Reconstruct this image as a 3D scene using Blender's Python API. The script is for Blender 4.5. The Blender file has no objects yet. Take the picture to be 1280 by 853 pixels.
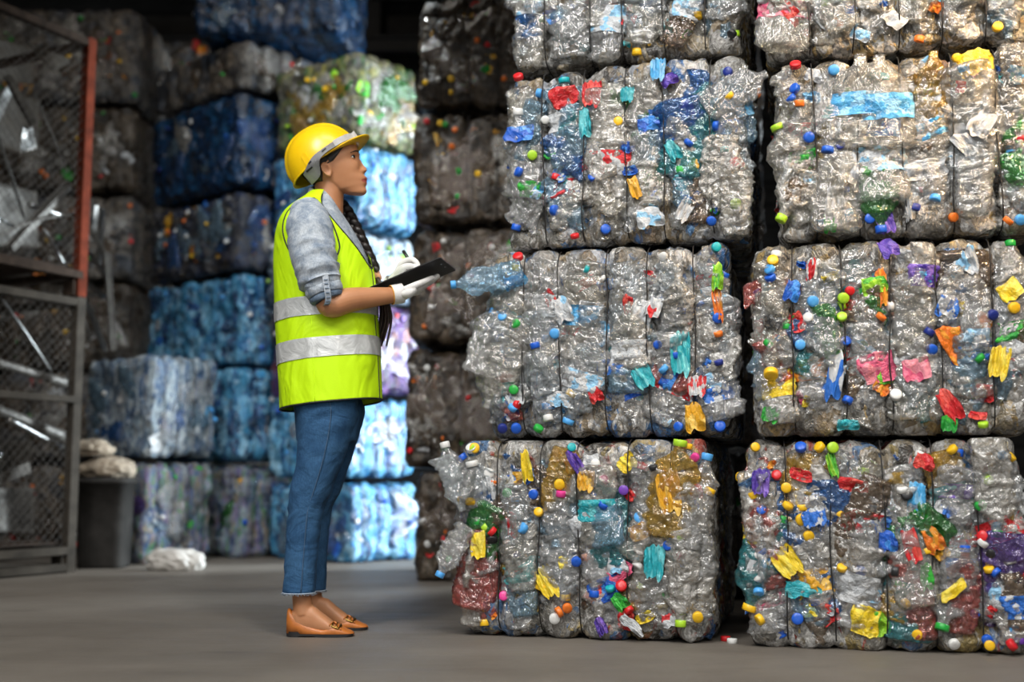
import bpy, bmesh, math, random
import numpy as np
from mathutils import Vector, Matrix

C = bpy.context.scene.collection
SC = bpy.context.scene
R = math.radians

# ------------------------------------------------------------------ camera model
FPX, CX, CY = 1500.0, 640.0, 426.5
PITCH = math.atan((600.0 - CY) / FPX)
CAMH = 0.50
CAM = np.array([0.0, 0.0, CAMH])
_cp, _sp = math.cos(PITCH), math.sin(PITCH)


def ray(px, py):
    xc, yc = (px - CX) / FPX, -(py - CY) / FPX
    return np.array([xc, _cp - yc * _sp, _sp + yc * _cp])


def P(px, py, Y):
    """World point seen at photo pixel (px, py) at distance Y along the ground."""
    d = ray(px, py)
    return CAM + d * (Y / d[1])


def G(px, py):
    """Point of the floor seen at a photo pixel."""
    d = ray(px, py)
    return CAM + d * (-CAMH / d[2])


# ------------------------------------------------------------------ numpy noise
def _hash(ix, iy, iz, seed):
    with np.errstate(over='ignore'):
        h = (ix.astype(np.uint32) * np.uint32(374761393) + iy.astype(np.uint32) * np.uint32(668265263)
             + iz.astype(np.uint32) * np.uint32(2147483647) + np.uint32((seed * 1274126177) & 0xFFFFFFFF))
        h = (h ^ (h >> np.uint32(13))) * np.uint32(1274126177)
        h = (h ^ (h >> np.uint32(15))) * np.uint32(2246822519)
        h = h ^ (h >> np.uint32(16))
    return h.astype(np.float64) / 4294967295.0


def vnoise(p, seed=0):
    p = np.asarray(p, float)
    i = np.floor(p).astype(np.int64)
    f = p - i
    f = f * f * (3 - 2 * f)
    out = 0
    for dx in (0, 1):
        wx = f[:, 0] if dx else 1 - f[:, 0]
        for dy in (0, 1):
            wy = f[:, 1] if dy else 1 - f[:, 1]
            for dz in (0, 1):
                wz = f[:, 2] if dz else 1 - f[:, 2]
                out = out + wx * wy * wz * _hash(i[:, 0] + dx, i[:, 1] + dy, i[:, 2] + dz, seed)
    return out * 2 - 1


def ridge(p, seed=0):
    return 1 - 2 * np.abs(vnoise(p, seed))


# ------------------------------------------------------------------ meshes and objects
def mesh(name, v, f, mat=None, smooth=True):
    me = bpy.data.meshes.new(name)
    me.from_pydata([tuple(map(float, q)) for q in v], [], [tuple(map(int, q)) for q in f])
    me.validate()
    me.materials.append(mat)
    if smooth:
        me.polygons.foreach_set('use_smooth', [True] * len(me.polygons))
    me.update()
    return me


def part(name, me, parent=None, mat=None, mb=None):
    o = bpy.data.objects.new(name, me)
    C.objects.link(o)
    if parent is not None:
        o.parent = parent
    if mat is not None:
        o.material_slots[0].link = 'OBJECT'
        o.material_slots[0].material = mat
    if mb is not None:
        o.matrix_basis = mb
    return o


def tag(o, label, cat, group=None, kind=None):
    o['label'] = label
    o['category'] = cat
    if group:
        o['group'] = group
    if kind:
        o['kind'] = kind
    return o


def thing(name, label, cat, loc=(0, 0, 0), rz=0.0, group=None):
    o = bpy.data.objects.new(name, None)
    C.objects.link(o)
    o.empty_display_size = 0.05
    o.location = [float(q) for q in loc]
    o.rotation_euler = (0, 0, rz)
    return tag(o, label, cat, group)


def struct(name, me):
    o = part(name, me)
    o['kind'] = 'structure'
    return o


class MB:
    """Collects shapes into one mesh."""

    def __init__(self):
        self.v, self.f, self.m = [], [], []
        self.n = 0

    def add(self, v, f, mi=0):
        v = np.asarray(v, float)
        self.v.append(v)
        self.f += [tuple(int(i) + self.n for i in q) for q in f]
        self.m += [mi] * len(f)
        self.n += len(v)
        return self

    def box(self, c, s, rot=None, mi=0):
        x, y, z = np.array(s) / 2
        v = np.array([[a, b, d] for a in (-x, x) for b in (-y, y) for d in (-z, z)])
        if rot is not None:
            v = v @ np.array(rot.to_3x3()).T
        f = [(0, 1, 3, 2), (4, 6, 7, 5), (0, 4, 5, 1), (2, 3, 7, 6), (0, 2, 6, 4), (1, 5, 7, 3)]
        return self.add(v + np.array(c), f, mi)

    def tube(self, pts, rad, n=8, mi=0, caps=True, ell=None, up=(0, 0, 1)):
        v, f = tube(pts, rad, n, caps, ell, up)
        return self.add(v, f, mi)

    def data(self):
        return np.concatenate(self.v), self.f

    def build(self, name, mats, smooth=True):
        v, f = self.data()
        if not isinstance(mats, (list, tuple)):
            mats = [mats]
        me = mesh(name, v, f, mats[0], smooth)
        for m in mats[1:]:
            me.materials.append(m)
        if len(mats) > 1 and len(me.polygons) == len(self.m):
            me.polygons.foreach_set('material_index', self.m)
        return me


def loft(rings, caps=True):
    n = len(rings[0])
    v = np.concatenate(rings)
    f = []
    for i in range(len(rings) - 1):
        for j in range(n):
            k = (j + 1) % n
            f.append((i * n + j, i * n + k, (i + 1) * n + k, (i + 1) * n + j))
    if caps:
        v = np.concatenate([v, [rings[0].mean(0)], [rings[-1].mean(0)]])
        a, b = len(v) - 2, len(v) - 1
        o = (len(rings) - 1) * n
        for j in range(n):
            k = (j + 1) % n
            f.append((a, k, j))
            f.append((b, o + j, o + k))
    return v, f


def resample(pts, n):
    """Catmull-Rom through pts (any number of columns), n samples."""
    p = np.asarray(pts, float)
    if len(p) == 2:
        t = np.linspace(0, 1, n)[:, None]
        return p[0] * (1 - t) + p[1] * t
    q = np.vstack([2 * p[0] - p[1], p, 2 * p[-1] - p[-2]])
    out = []
    for s in np.linspace(0, len(p) - 1 - 1e-9, n):
        i = int(s)
        t = s - i
        a, b, c, d = q[i], q[i + 1], q[i + 2], q[i + 3]
        out.append(0.5 * ((2 * b) + (-a + c) * t + (2 * a - 5 * b + 4 * c - d) * t * t + (-a + 3 * b - 3 * c + d) * t ** 3))
    return np.array(out)


def tube(pts, rad, n=8, caps=True, ell=None, up=(0, 0, 1)):
    pts = np.asarray(pts, float)
    m = len(pts)
    rad = np.broadcast_to(np.asarray(rad, float), (m,)) if np.ndim(rad) <= 1 else rad
    T = np.gradient(pts, axis=0)
    T /= np.linalg.norm(T, axis=1)[:, None] + 1e-12
    u = np.array(up, float)
    if abs(T[0] @ u) > 0.95:
        u = np.array((1.0, 0, 0)) if abs(T[0][0]) < 0.9 else np.array((0, 1.0, 0))
    rings = []
    a = np.linspace(0, 2 * math.pi, n, endpoint=False)
    for i in range(m):
        u = u - T[i] * (u @ T[i])
        u /= np.linalg.norm(u) + 1e-12
        w = np.cross(T[i], u)
        e = 1.0 if ell is None else (ell if np.ndim(ell) == 0 else ell[i])
        rings.append(pts[i] + rad[i] * (np.cos(a)[:, None] * u + e * np.sin(a)[:, None] * w))
    return loft(rings, caps)


def remesh(v, f, voxel, smooth=4, name='tmp'):
    me = mesh(name, v, f)
    o = bpy.data.objects.new(name, me)
    C.objects.link(o)
    m = o.modifiers.new('r', 'REMESH')
    m.mode = 'VOXEL'
    m.voxel_size = voxel
    m.use_smooth_shade = True
    if smooth:
        s = o.modifiers.new('s', 'SMOOTH')
        s.factor = 0.5
        s.iterations = smooth
    bpy.context.view_layer.update()
    dg = bpy.context.evaluated_depsgraph_get()
    out = bpy.data.meshes.new_from_object(o.evaluated_get(dg))
    bpy.data.objects.remove(o)
    bpy.data.meshes.remove(me)
    out.name = name
    if not out.materials:
        out.materials.append(None)
    return out


# ------------------------------------------------------------------ materials
def lin(c):
    """sRGB 0-255 -> linear"""
    return tuple((q / 255 / 12.92) if q / 255 <= 0.04045 else ((q / 255 + 0.055) / 1.055) ** 2.4 for q in c)


class NT:
    def __init__(self, name):
        self.m = bpy.data.materials.new(name)
        self.m.use_nodes = True
        self.t = self.m.node_tree
        self.t.nodes.clear()
        self.out = self.t.nodes.new('ShaderNodeOutputMaterial')

    def n(self, typ, _props=None, **inp):
        nd = self.t.nodes.new('ShaderNode' + typ)
        for k, v in (_props or {}).items():
            setattr(nd, k, v)
        for k, v in inp.items():
            self.set(nd, k.replace('_', ' '), v)
        return nd

    def set(self, nd, key, v):
        s = nd.inputs[int(key)] if key.isdigit() else nd.inputs[key]
        if isinstance(v, tuple) and len(v) == 2 and hasattr(v[0], 'outputs'):
            self.t.links.new(v[0].outputs[v[1]], s)
        elif hasattr(v, 'outputs'):
            self.t.links.new(v.outputs[0], s)
        else:
            if s.type == 'RGBA' and len(v) == 3:
                v = (*v, 1.0)
            s.default_value = v
        return nd

    def inp(self, nd, i, v):
        s = nd.inputs[i]
        if hasattr(v, 'outputs'):
            self.t.links.new(v.outputs[0], s)
        elif isinstance(v, tuple) and len(v) == 2 and hasattr(v[0], 'outputs'):
            self.t.links.new(v[0].outputs[v[1]], s)
        else:
            if s.type == 'RGBA' and len(v) == 3:
                v = (*v, 1.0)
            s.default_value = v

    def coords(self, scale=(1, 1, 1), rnd=False):
        tc = self.n('TexCoord')
        mp = self.n('Mapping')
        self.t.links.new(tc.outputs['Object'], mp.inputs['Vector'])
        mp.inputs['Scale'].default_value = scale
        if rnd:
            oi = self.n('ObjectInfo')
            mul = self.n('VectorMath', {'operation': 'SCALE'})
            self.t.links.new(oi.outputs['Random'], mul.inputs['Scale'])
            mul.inputs[0].default_value = (37.0, 19.0, 53.0)
            self.t.links.new(mul.outputs[0], mp.inputs['Location'])
        return mp

    def noise(self, vec, scale, detail=3.0, rough=0.6, dist=0.0):
        nd = self.n('TexNoise', None, Scale=scale, Detail=detail, Roughness=rough, Distortion=dist)
        self.t.links.new(vec.outputs[0], nd.inputs['Vector'])
        return nd

    def voro(self, vec, scale, feature='F1', rnd=1.0):
        nd = self.n('TexVoronoi', {'feature': feature}, Scale=scale, Randomness=rnd)
        self.t.links.new(vec.outputs[0], nd.inputs['Vector'])
        return nd

    def ramp(self, fac, stops, interp='LINEAR'):
        nd = self.n('ValToRGB')
        cr = nd.color_ramp
        cr.interpolation = interp
        while len(cr.elements) > 1:
            cr.elements.remove(cr.elements[-1])
        cr.elements[0].position = stops[0][0]
        cr.elements[0].color = (*stops[0][1], 1)
        for p, c in stops[1:]:
            e = cr.elements.new(p)
            e.color = (*c, 1)
        self.inp(nd, 0, fac)
        return nd

    def mixc(self, fac, a, b, mode='MIX'):
        nd = self.n('Mix', {'data_type': 'RGBA', 'blend_type': mode})
        self.inp(nd, 0, fac)
        self.inp(nd, 6, a)
        self.inp(nd, 7, b)
        return (nd, 2)

    def math(self, op, a, b=0.0):
        nd = self.n('Math', {'operation': op})
        self.inp(nd, 0, a)
        self.inp(nd, 1, b)
        return nd

    def bump(self, h, strength=0.5, dist=0.01, nrm=None):
        nd = self.n('Bump', None, Strength=strength, Distance=dist)
        self.set(nd, 'Height', h)
        if nrm is not None:
            self.set(nd, 'Normal', nrm)
        return nd

    def bsdf(self, **k):
        nd = self.n('BsdfPrincipled')
        for key, v in k.items():
            self.set(nd, key.replace('_', ' '), v)
        return nd

    def mixs(self, fac, a, b):
        nd = self.n('MixShader')
        self.inp(nd, 0, fac)
        self.t.links.new(a.outputs[0], nd.inputs[1])
        self.t.links.new(b.outputs[0], nd.inputs[2])
        return nd

    def done(self, sh):
        self.t.links.new(sh.outputs[0], self.out.inputs['Surface'])
        return self.m


def simple(name, col, rough=0.5, metal=0.0, var=0.25, nscale=30, bump=0.15, spec=0.5, bdist=0.003):
    t = NT(name)
    co = t.coords()
    nz = t.noise(co, nscale, 4)
    c2 = tuple(q * (1 - var) for q in col)
    c1 = tuple(min(1, q * (1 + var * 0.6)) for q in col)
    cr = t.ramp(nz, [(0.3, c2), (0.7, c1)])
    b = t.bsdf(Base_Color=cr, Roughness=rough, Metallic=metal, Normal=t.bump(nz, bump, bdist))
    b.inputs['Specular IOR Level'].default_value = spec
    return t.done(b)

# ------------------------------------------------------------------ setting
def floor_mat():
    t = NT('worn_concrete')
    co = t.coords()
    n1 = t.noise(co, 1.3, 6, 0.6)
    base = t.ramp(n1, [(0.3, (0.115, 0.099, 0.081)), (0.7, (0.19, 0.168, 0.142))])
    st = t.coords((0.5, 3.2, 1))
    n2 = t.noise(st, 2.4, 7, 0.65, 0.6)
    dark = t.ramp(n2, [(0.60, (0, 0, 0)), (0.72, (1, 1, 1))])
    c = t.mixc(t.math('MULTIPLY', dark, 0.5), base, (0.05, 0.042, 0.034))
    n3 = t.noise(co, 60, 4)
    c2 = t.mixc(t.math('MULTIPLY', n3, 0.3), c, (0.12, 0.10, 0.085))
    b = t.bsdf(Base_Color=c2, Roughness=t.ramp(n2, [(0.4, (0.62,) * 3), (0.8, (0.42,) * 3)]), Normal=t.bump(n3, 0.35, 0.004))
    return t.done(b)


def plank_mat(name, a, b_, axis):
    t = NT(name)
    co = t.coords()
    w = t.n('TexWave', {'wave_type': 'BANDS', 'bands_direction': axis}, Scale=1.6, Distortion=0.3)
    t.t.links.new(co.outputs[0], w.inputs['Vector'])
    nz = t.noise(co, 5, 5)
    c = t.ramp(nz, [(0.3, a), (0.7, b_)])
    c2 = t.mixc(t.ramp(w, [(0.0, (1, 1, 1)), (0.12, (0, 0, 0))]), c, (0.006, 0.005, 0.005))
    b = t.bsdf(Base_Color=c2, Roughness=0.8, Normal=t.bump(w, 0.5, 0.02))
    return t.done(b)


mb = MB().box((0, 4.0, -0.05), (24, 22, 0.1))
struct('floor', mb.build('floor', floor_mat(), False))
wall_m = plank_mat('dark_boards', (0.022, 0.019, 0.017), (0.05, 0.045, 0.04), 'Z')
struct('wall_back', MB().box((0, 10.6, 2.9), (16, 0.2, 5.8)).build('wall_back', wall_m, False))
struct('wall_left', MB().box((-5.2, 6.2, 2.9), (0.2, 9.0, 5.8)).build('wall_left', wall_m, False))
struct('ceiling', MB().box((0, 7.0, 5.9), (16, 7.4, 0.2)).build('ceiling', simple('roof_sheet', (0.05, 0.048, 0.045), 0.7), False))
struct('unseen_shade_panel', MB().box((0, 5.06, 4.3), (13, 0.12, 3.1)).build('unseen_shade_panel', wall_m, False))  # unseen panel added above the view to keep the rear bales in shade
steel_dark = simple('dark_steel', (0.035, 0.032, 0.03), 0.6, 0.4)
for k, (z, y, h) in enumerate(((3.86, 10.2, 0.16), (4.25, 10.2, 0.12), (4.75, 10.2, 0.2))):
    m = MB()
    m.box((0, y, z), (14, 0.10, 0.02)).box((0, y, z + h), (14, 0.10, 0.02)).box((0, y, z + h / 2), (14, 0.02, h))
    struct('beam_%d' % (k + 1), m.build('beam', steel_dark, False))
m = MB()
for x in (-1.25, 2.6):
    m = MB().box((x, 10.26, 2.9), (0.16, 0.02, 5.8)).box((x, 10.36, 2.9), (0.02, 0.2, 5.8)).box((x, 10.46, 2.9), (0.16, 0.02, 5.8))
    struct('pillar_%d' % (1 if x < 0 else 2), m.build('pillar', steel_dark, False))

# ------------------------------------------------------------------ camera
cd = bpy.data.cameras.new('camera')
cd.sensor_width = 36.0
cd.lens = FPX / 1280 * 36.0
cam = bpy.data.objects.new('camera', cd)
C.objects.link(cam)
cam.location = CAM
cam.rotation_euler = (math.pi / 2 + PITCH, 0, 0)
cd.dof.use_dof = True
cd.dof.focus_distance = 3.80
cd.dof.aperture_fstop = 1.35
cd.clip_start = 0.05
SC.camera = cam

# ------------------------------------------------------------------ light
w = bpy.data.worlds.new('sky')
SC.world = w
w.use_nodes = True
bg = w.node_tree.nodes['Background']
bg.inputs[0].default_value = (0.86, 0.93, 1.0, 1)
bg.inputs[1].default_value = 0.115


def area(name, loc, target, sx, sy, energy, col=(1, 1, 1), spread=180):
    l = bpy.data.lights.new(name, 'AREA')
    l.shape = 'RECTANGLE'
    l.size, l.size_y = sx, sy
    l.energy = energy
    l.color = col
    l.spread = R(spread)
    o = bpy.data.objects.new(name, l)
    C.objects.link(o)
    o.location = loc
    d = Vector(target) - Vector(loc)
    o.rotation_euler = d.to_track_quat('-Z', 'Y').to_euler()
    return o


area('added_top_light', (-2.2, -0.6, 5.8), (0.4, 4.0, 0.9), 1.0, 2.4, 140, (1.0, 0.99, 0.97), 120)  # three added overhead lights for key and plastic highlights, no roof openings
area('added_top_light', (1.8, -0.9, 5.4), (0.7, 4.0, 0.8), 0.9, 2.4, 64, (1.0, 0.93, 0.83), 120)
area('added_top_light', (0.3, 1.7, 6.2), (0.5, 4.0, 0.8), 2.4, 0.4, 38, (1.0, 0.99, 0.97), 120)
area('front_gate', (-1.6, -4.5, 1.9), (0.7, 4.0, 0.8), 5.0, 2.8, 62, (0.96, 0.98, 1.0))
for x, y, z, e in ((-0.6, 1.0, 4.6, 15), (0.9, 0.7, 4.8, 15), (2.3, 1.2, 4.4, 8), (-1.6, -1.5, 3.4, 15), (1.4, -1.8, 2.8, 12), (3.2, 0.2, 2.6, 9)):
    area('added_glint_light', (x, y, z), (x * .4 + .4, 4.0, 0.9), 0.22, 0.22, e, (1.0, 0.99, 0.96))  # small added lights that only put sharp glints on the plastic
area('added_rear_fill', (-1.9, 5.7, 5.2), (-1.9, 7.4, 1.6), 0.5, 0.5, 20, (1.0, 0.93, 0.84), 150)  # this and the next are added fills that lift the rear bales, no fixtures
area('added_rear_fill', (-0.75, 6.0, 3.5), (-1.6, 7.8, 1.4), 0.4, 0.4, 18, (0.86, 0.95, 1.0), 120)
area('side_gate', (2.9, 7.7, 1.7), (-1.2, 7.5, 1.2), 1.6, 2.8, 215, (0.82, 0.93, 1.0), 84)
area('added_warm_light', (3.2, 1.8, 3.4), (1.7, 3.6, 1.9), 0.3, 0.3, 10, (1.0, 0.62, 0.28), 30)  # added light that warms the upper right bales, no opening behind it

SC.view_settings.view_transform = 'Standard'
SC.view_settings.look = 'None'
SC.view_settings.gamma = 1.0
SC.view_settings.use_curve_mapping = False
SC.view_settings.exposure = 0.0
SC.cycles.transparent_max_bounces = 20
SC.cycles.max_bounces = 8
SC.cycles.use_denoising = True

# ------------------------------------------------------------------ plastic materials
def clear_mat(name, tint, haze=0.16, gloss=0.13, hazecol=None, dens=1.0):
    t = NT(name)
    co = t.coords((1, 1, 1), True)
    n1 = t.noise(co, 30, 3, 0.5, 1.2)
    v1 = t.voro(co, 46, 'F1')
    n2 = t.noise(co, 120, 2, 0.5, 0.6)
    h = t.math('ADD', t.math('ADD', n1, t.math('MULTIPLY', v1, 0.5)), t.math('MULTIPLY', n2, 0.14))
    bp = t.bump(h, 1.0, 0.013)
    fr = t.n('Fresnel', None, IOR=1.52)
    t.set(fr, 'Normal', bp)
    tr = t.n('BsdfTransparent', None, Color=tint)
    df = t.n('BsdfDiffuse', None, Color=hazecol or tuple(min(1, q * 0.9) for q in tint))
    t.set(df, 'Normal', bp)
    gl = t.n('BsdfGlossy', None, Color=(1, 1, 1), Roughness=gloss)
    t.set(gl, 'Normal', bp)
    m1 = t.mixs(t.ramp(n1, [(0.35, (haze * 0.5,) * 3), (0.7, (haze * 1.7,) * 3)]), tr, df)
    m2 = t.mixs(t.math('MINIMUM', t.math('ADD', t.math('MULTIPLY', fr, 1.3), 0.045), 0.92), m1, gl)
    return t.done(m2)


def core_mat(name, palette, cell=(13, 13, 9), gloss=0.2, base=None, mixf=0.55, bumpd=0.02):
    """Pressed plastic seen between the bottles: random patches of the palette, crinkled and glossy."""
    t = NT(name)
    co = t.coords(cell, True)
    wn = t.noise(co, 0.8, 3)
    warp = t.n('VectorMath', {'operation': 'MULTIPLY_ADD'})
    t.inp(warp, 0, (wn, 1))
    warp.inputs[1].default_value = (1.3, 1.3, 1.3)
    t.inp(warp, 2, co)
    v = t.voro(warp, 1.0)
    sep = t.n('SeparateColor')
    t.t.links.new(v.outputs['Color'], sep.inputs[0])
    n = len(palette)
    cr = t.ramp((sep, 0), [(i / n, c) for i, c in enumerate(palette)], 'CONSTANT')
    v2 = t.voro(warp, 3.1)
    sep2 = t.n('SeparateColor')
    t.t.links.new(v2.outputs['Color'], sep2.inputs[0])
    cr2 = t.ramp((sep2, 1), [(i / n, c) for i, c in enumerate(palette[::-1])], 'CONSTANT')
    co2 = t.coords((cell[0] / 12, cell[1] / 12, cell[2] / 12), True)
    n1 = t.noise(co2, 24, 4, 0.65, 1.0)
    c = t.mixc(t.ramp(n1, [(0.45, (0, 0, 0)), (0.6, (1, 1, 1))]), cr, (cr2, 0))
    v3 = t.noise(co2, 60, 3, 0.6, 0.5)
    c2 = t.mixc(0.75, c, t.ramp(v3, [(0.3, (0.25,) * 3), (0.7, (1.3,) * 3)]), 'MULTIPLY')
    h = t.math('ADD', n1, t.math('MULTIPLY', v3, 0.4))
    b = t.bsdf(Base_Color=c2, Roughness=gloss, Normal=t.bump(h, 0.9, bumpd))
    b.inputs['Specular IOR Level'].default_value = 0.7
    return t.done(b)


def film_mat(name, a, b_=None, scale=28, thr=0.52, rough=0.3):
    """printed label film: a ground colour with patches of a second ink"""
    t = NT(name)
    co = t.coords((1, 1, 1), True)
    nz = t.noise(co, scale, 2, 0.5)
    crk = t.noise(co, 70, 3, 0.6, 0.6)
    c = t.ramp(nz, [(0.0, a), (thr, b_ or a)], 'CONSTANT')
    c = t.mixc(.55, c, t.ramp(crk, [(.3, (.45,) * 3), (.65, (1.15,) * 3)]), 'MULTIPLY')
    b = t.bsdf(Base_Color=c, Roughness=rough, Normal=t.bump(crk, 0.9, 0.012))
    return t.done(b)


def cap_mat(name, c):
    t = NT(name)
    return t.done(t.bsdf(Base_Color=c, Roughness=0.35))


CLEAR = {
    'clear': clear_mat('clear_plastic', (0.93, 0.935, 0.93), 0.15),
    'warm': clear_mat('warm_clear_plastic', (0.92, 0.895, 0.83), 0.16),
    'dusty': clear_mat('dusty_clear_plastic', (0.87, 0.84, 0.78), 0.26, 0.2),
    'cool': clear_mat('cool_clear_plastic', (0.88, 0.925, 0.95), 0.16),
    'ice': clear_mat('ice_blue_plastic', (0.60, 0.80, 0.93), 0.16, hazecol=(0.42, 0.66, 0.85)),
    'blue': clear_mat('blue_plastic', (0.16, 0.42, 0.80), 0.22, hazecol=(0.05, 0.22, 0.62)),
    'teal': clear_mat('teal_plastic', (0.25, 0.68, 0.72), 0.22, hazecol=(0.05, 0.40, 0.45)),
    'green': clear_mat('green_plastic', (0.30, 0.72, 0.30), 0.2, hazecol=(0.05, 0.35, 0.06)),
    'brown': clear_mat('smoky_brown_plastic', (0.60, 0.50, 0.40), 0.22, hazecol=(0.28, 0.20, 0.13)),
    'amber': clear_mat('amber_plastic', (0.92, 0.74, 0.30), 0.24, hazecol=(0.75, 0.45, 0.06)),
    'rose': clear_mat('rose_plastic', (0.92, 0.52, 0.48), 0.2, hazecol=(0.75, 0.15, 0.12)),
    'violet': clear_mat('violet_plastic', (0.45, 0.35, 0.75), 0.25, hazecol=(0.18, 0.08, 0.42)),
}
CAPS = {k: cap_mat(k + '_cap_plastic', c) for k, c in {
    'blue': (0.012, 0.10, 0.55), 'sky': (0.08, 0.36, 0.78), 'navy': (0.015, 0.03, 0.22), 'white': (0.72, 0.72, 0.70),
    'red': (0.62, 0.015, 0.02), 'yellow': (0.85, 0.50, 0.015), 'green': (0.02, 0.36, 0.05), 'lime': (0.38, 0.65, 0.03),
    'orange': (0.80, 0.18, 0.02), 'pink': (0.75, 0.05, 0.28), 'black': (0.02, 0.02, 0.022), 'teal': (0.01, 0.38, 0.42),
    'purple': (0.16, 0.05, 0.40)}.items()}
W_ = (0.56, 0.58, 0.60)
FILM = {
    'blue': film_mat('blue_label_film', (0.015, 0.10, 0.50), (0.05, 0.25, 0.70)),
    'bluewhite': film_mat('blue_and_white_label_film', (0.03, 0.16, 0.58), W_),
    'sky': film_mat('sky_blue_label_film', (0.08, 0.40, 0.75), (0.25, 0.55, 0.82)),
    'skywhite': film_mat('sky_and_white_label_film', (0.30, 0.58, 0.82), W_, thr=0.46),
    'white': film_mat('white_label_film', (0.50, 0.52, 0.54), (0.60, 0.61, 0.62)),
    'red': film_mat('red_label_film', (0.62, 0.02, 0.025), (0.75, 0.08, 0.06)),
    'redwhite': film_mat('red_and_white_label_film', (0.62, 0.025, 0.03), W_),
    'teal': film_mat('teal_label_film', (0.02, 0.36, 0.42), (0.12, 0.50, 0.54)),
    'green': film_mat('green_label_film', (0.02, 0.32, 0.04), (0.05, 0.48, 0.05)),
    'lime': film_mat('lime_label_film', (0.30, 0.62, 0.03), (0.10, 0.48, 0.04)),
    'yellow': film_mat('yellow_label_film', (0.82, 0.58, 0.02), (0.88, 0.70, 0.08)),
    'gold': film_mat('gold_label_film', (0.72, 0.36, 0.02), (0.80, 0.50, 0.10)),
    'orange': film_mat('orange_label_film', (0.78, 0.18, 0.015), (0.85, 0.33, 0.03)),
    'pink': film_mat('pink_label_film', (0.68, 0.10, 0.20), (0.74, 0.24, 0.30)),
    'purple': film_mat('purple_label_film', (0.10, 0.05, 0.38), (0.22, 0.12, 0.50)),
    'brown': film_mat('brown_label_film', (0.10, 0.05, 0.02), (0.16, 0.09, 0.04)),
    'black': film_mat('black_label_film', (0.02, 0.02, 0.02), (0.05, 0.05, 0.05)),
}
G1, G2, G3, G4 = (0.17, 0.16, 0.14), (0.30, 0.29, 0.27), (0.52, 0.51, 0.49), (0.06, 0.055, 0.05)
CORES = {
    'grey': core_mat('pressed_clear_plastic', [G1, G2, G3, G1, G2, (0.30, 0.32, 0.35), G4, G2, G3, (0.07, 0.17, 0.34), G1, (0.30, 0.235, 0.15), G3, (0.16, 0.125, 0.085), (0.26, 0.21, 0.14), (0.04, 0.14, 0.36)]),
    'warm': core_mat('pressed_warm_plastic', [G1, G2, (0.30, 0.25, 0.17), G1, G3, (0.22, 0.17, 0.11), G4, G2, G3, (0.34, 0.24, 0.10), G1]),
    'mixed': core_mat('pressed_mixed_plastic', [G1, G2, G3, G1, (0.34, 0.26, 0.10), G2, G4, (0.08, 0.16, 0.30), G3, G1, (0.30, 0.07, 0.05), G2, (0.26, 0.22, 0.16)]),
    'darkblue': core_mat('pressed_dark_blue_plastic', [(0.006, 0.026, 0.07), (0.010, 0.05, 0.13), (0.005, 0.014, 0.036), (0.014, 0.08, 0.19), (0.03, 0.04, 0.06), (0.008, 0.035, 0.10)], (9, 9, 6), 0.25),
    'blue': core_mat('pressed_blue_plastic', [(0.04, 0.22, 0.50), (0.10, 0.38, 0.66), (0.015, 0.09, 0.26), (0.30, 0.58, 0.78), (0.05, 0.28, 0.50), (0.16, 0.46, 0.70), (0.02, 0.06, 0.16)], (17, 17, 7), 0.22),
    'silver': core_mat('pressed_silver_blue_plastic', [(0.25, 0.36, 0.46), (0.45, 0.55, 0.62), (0.08, 0.14, 0.24), (0.55, 0.62, 0.66), (0.05, 0.12, 0.26), (0.20, 0.22, 0.24)], (30, 30, 6), 0.2),
    'confetti': core_mat('pressed_many_coloured_plastic', [(0.20, 0.27, 0.42), (0.40, 0.46, 0.52), (0.04, 0.07, 0.18), (0.10, 0.30, 0.14), (0.30, 0.30, 0.32), (0.22, 0.16, 0.34), (0.05, 0.13, 0.30), (0.36, 0.30, 0.20)], (38, 38, 9), 0.3),
    'speckled': core_mat('pressed_dark_speckled_plastic', [(0.025, 0.035, 0.075), (0.05, 0.055, 0.07), (0.12, 0.12, 0.13), (0.015, 0.02, 0.04), (0.02, 0.05, 0.14), (0.09, 0.07, 0.05), (0.04, 0.04, 0.05)], (16, 16, 13), 0.3),
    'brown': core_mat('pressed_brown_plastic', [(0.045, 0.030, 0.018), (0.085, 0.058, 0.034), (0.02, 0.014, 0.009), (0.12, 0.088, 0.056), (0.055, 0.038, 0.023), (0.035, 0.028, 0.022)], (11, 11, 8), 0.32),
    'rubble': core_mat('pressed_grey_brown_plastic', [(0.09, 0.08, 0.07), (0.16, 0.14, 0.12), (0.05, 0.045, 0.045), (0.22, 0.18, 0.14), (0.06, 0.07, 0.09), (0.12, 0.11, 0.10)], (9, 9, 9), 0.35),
    'yellowgreen': core_mat('pressed_yellow_green_plastic', [(0.12, 0.15, 0.04), (0.06, 0.055, 0.045), (0.34, 0.31, 0.08), (0.09, 0.08, 0.065), (0.03, 0.11, 0.025), (0.11, 0.10, 0.085), (0.30, 0.27, 0.18)], (15, 15, 9), 0.3),
    'violet': core_mat('pressed_violet_plastic', [(0.06, 0.018, 0.14), (0.13, 0.045, 0.24), (0.02, 0.015, 0.06), (0.20, 0.12, 0.30), (0.16, 0.02, 0.05), (0.03, 0.025, 0.09)], (20, 20, 9), 0.28),
}
WIRE = simple('baling_wire_steel', (0.028, 0.026, 0.025), 0.55, 0.5)

# ------------------------------------------------------------------ crushed bottle shapes (shared mesh data)
rng = np.random.default_rng(11)


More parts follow.
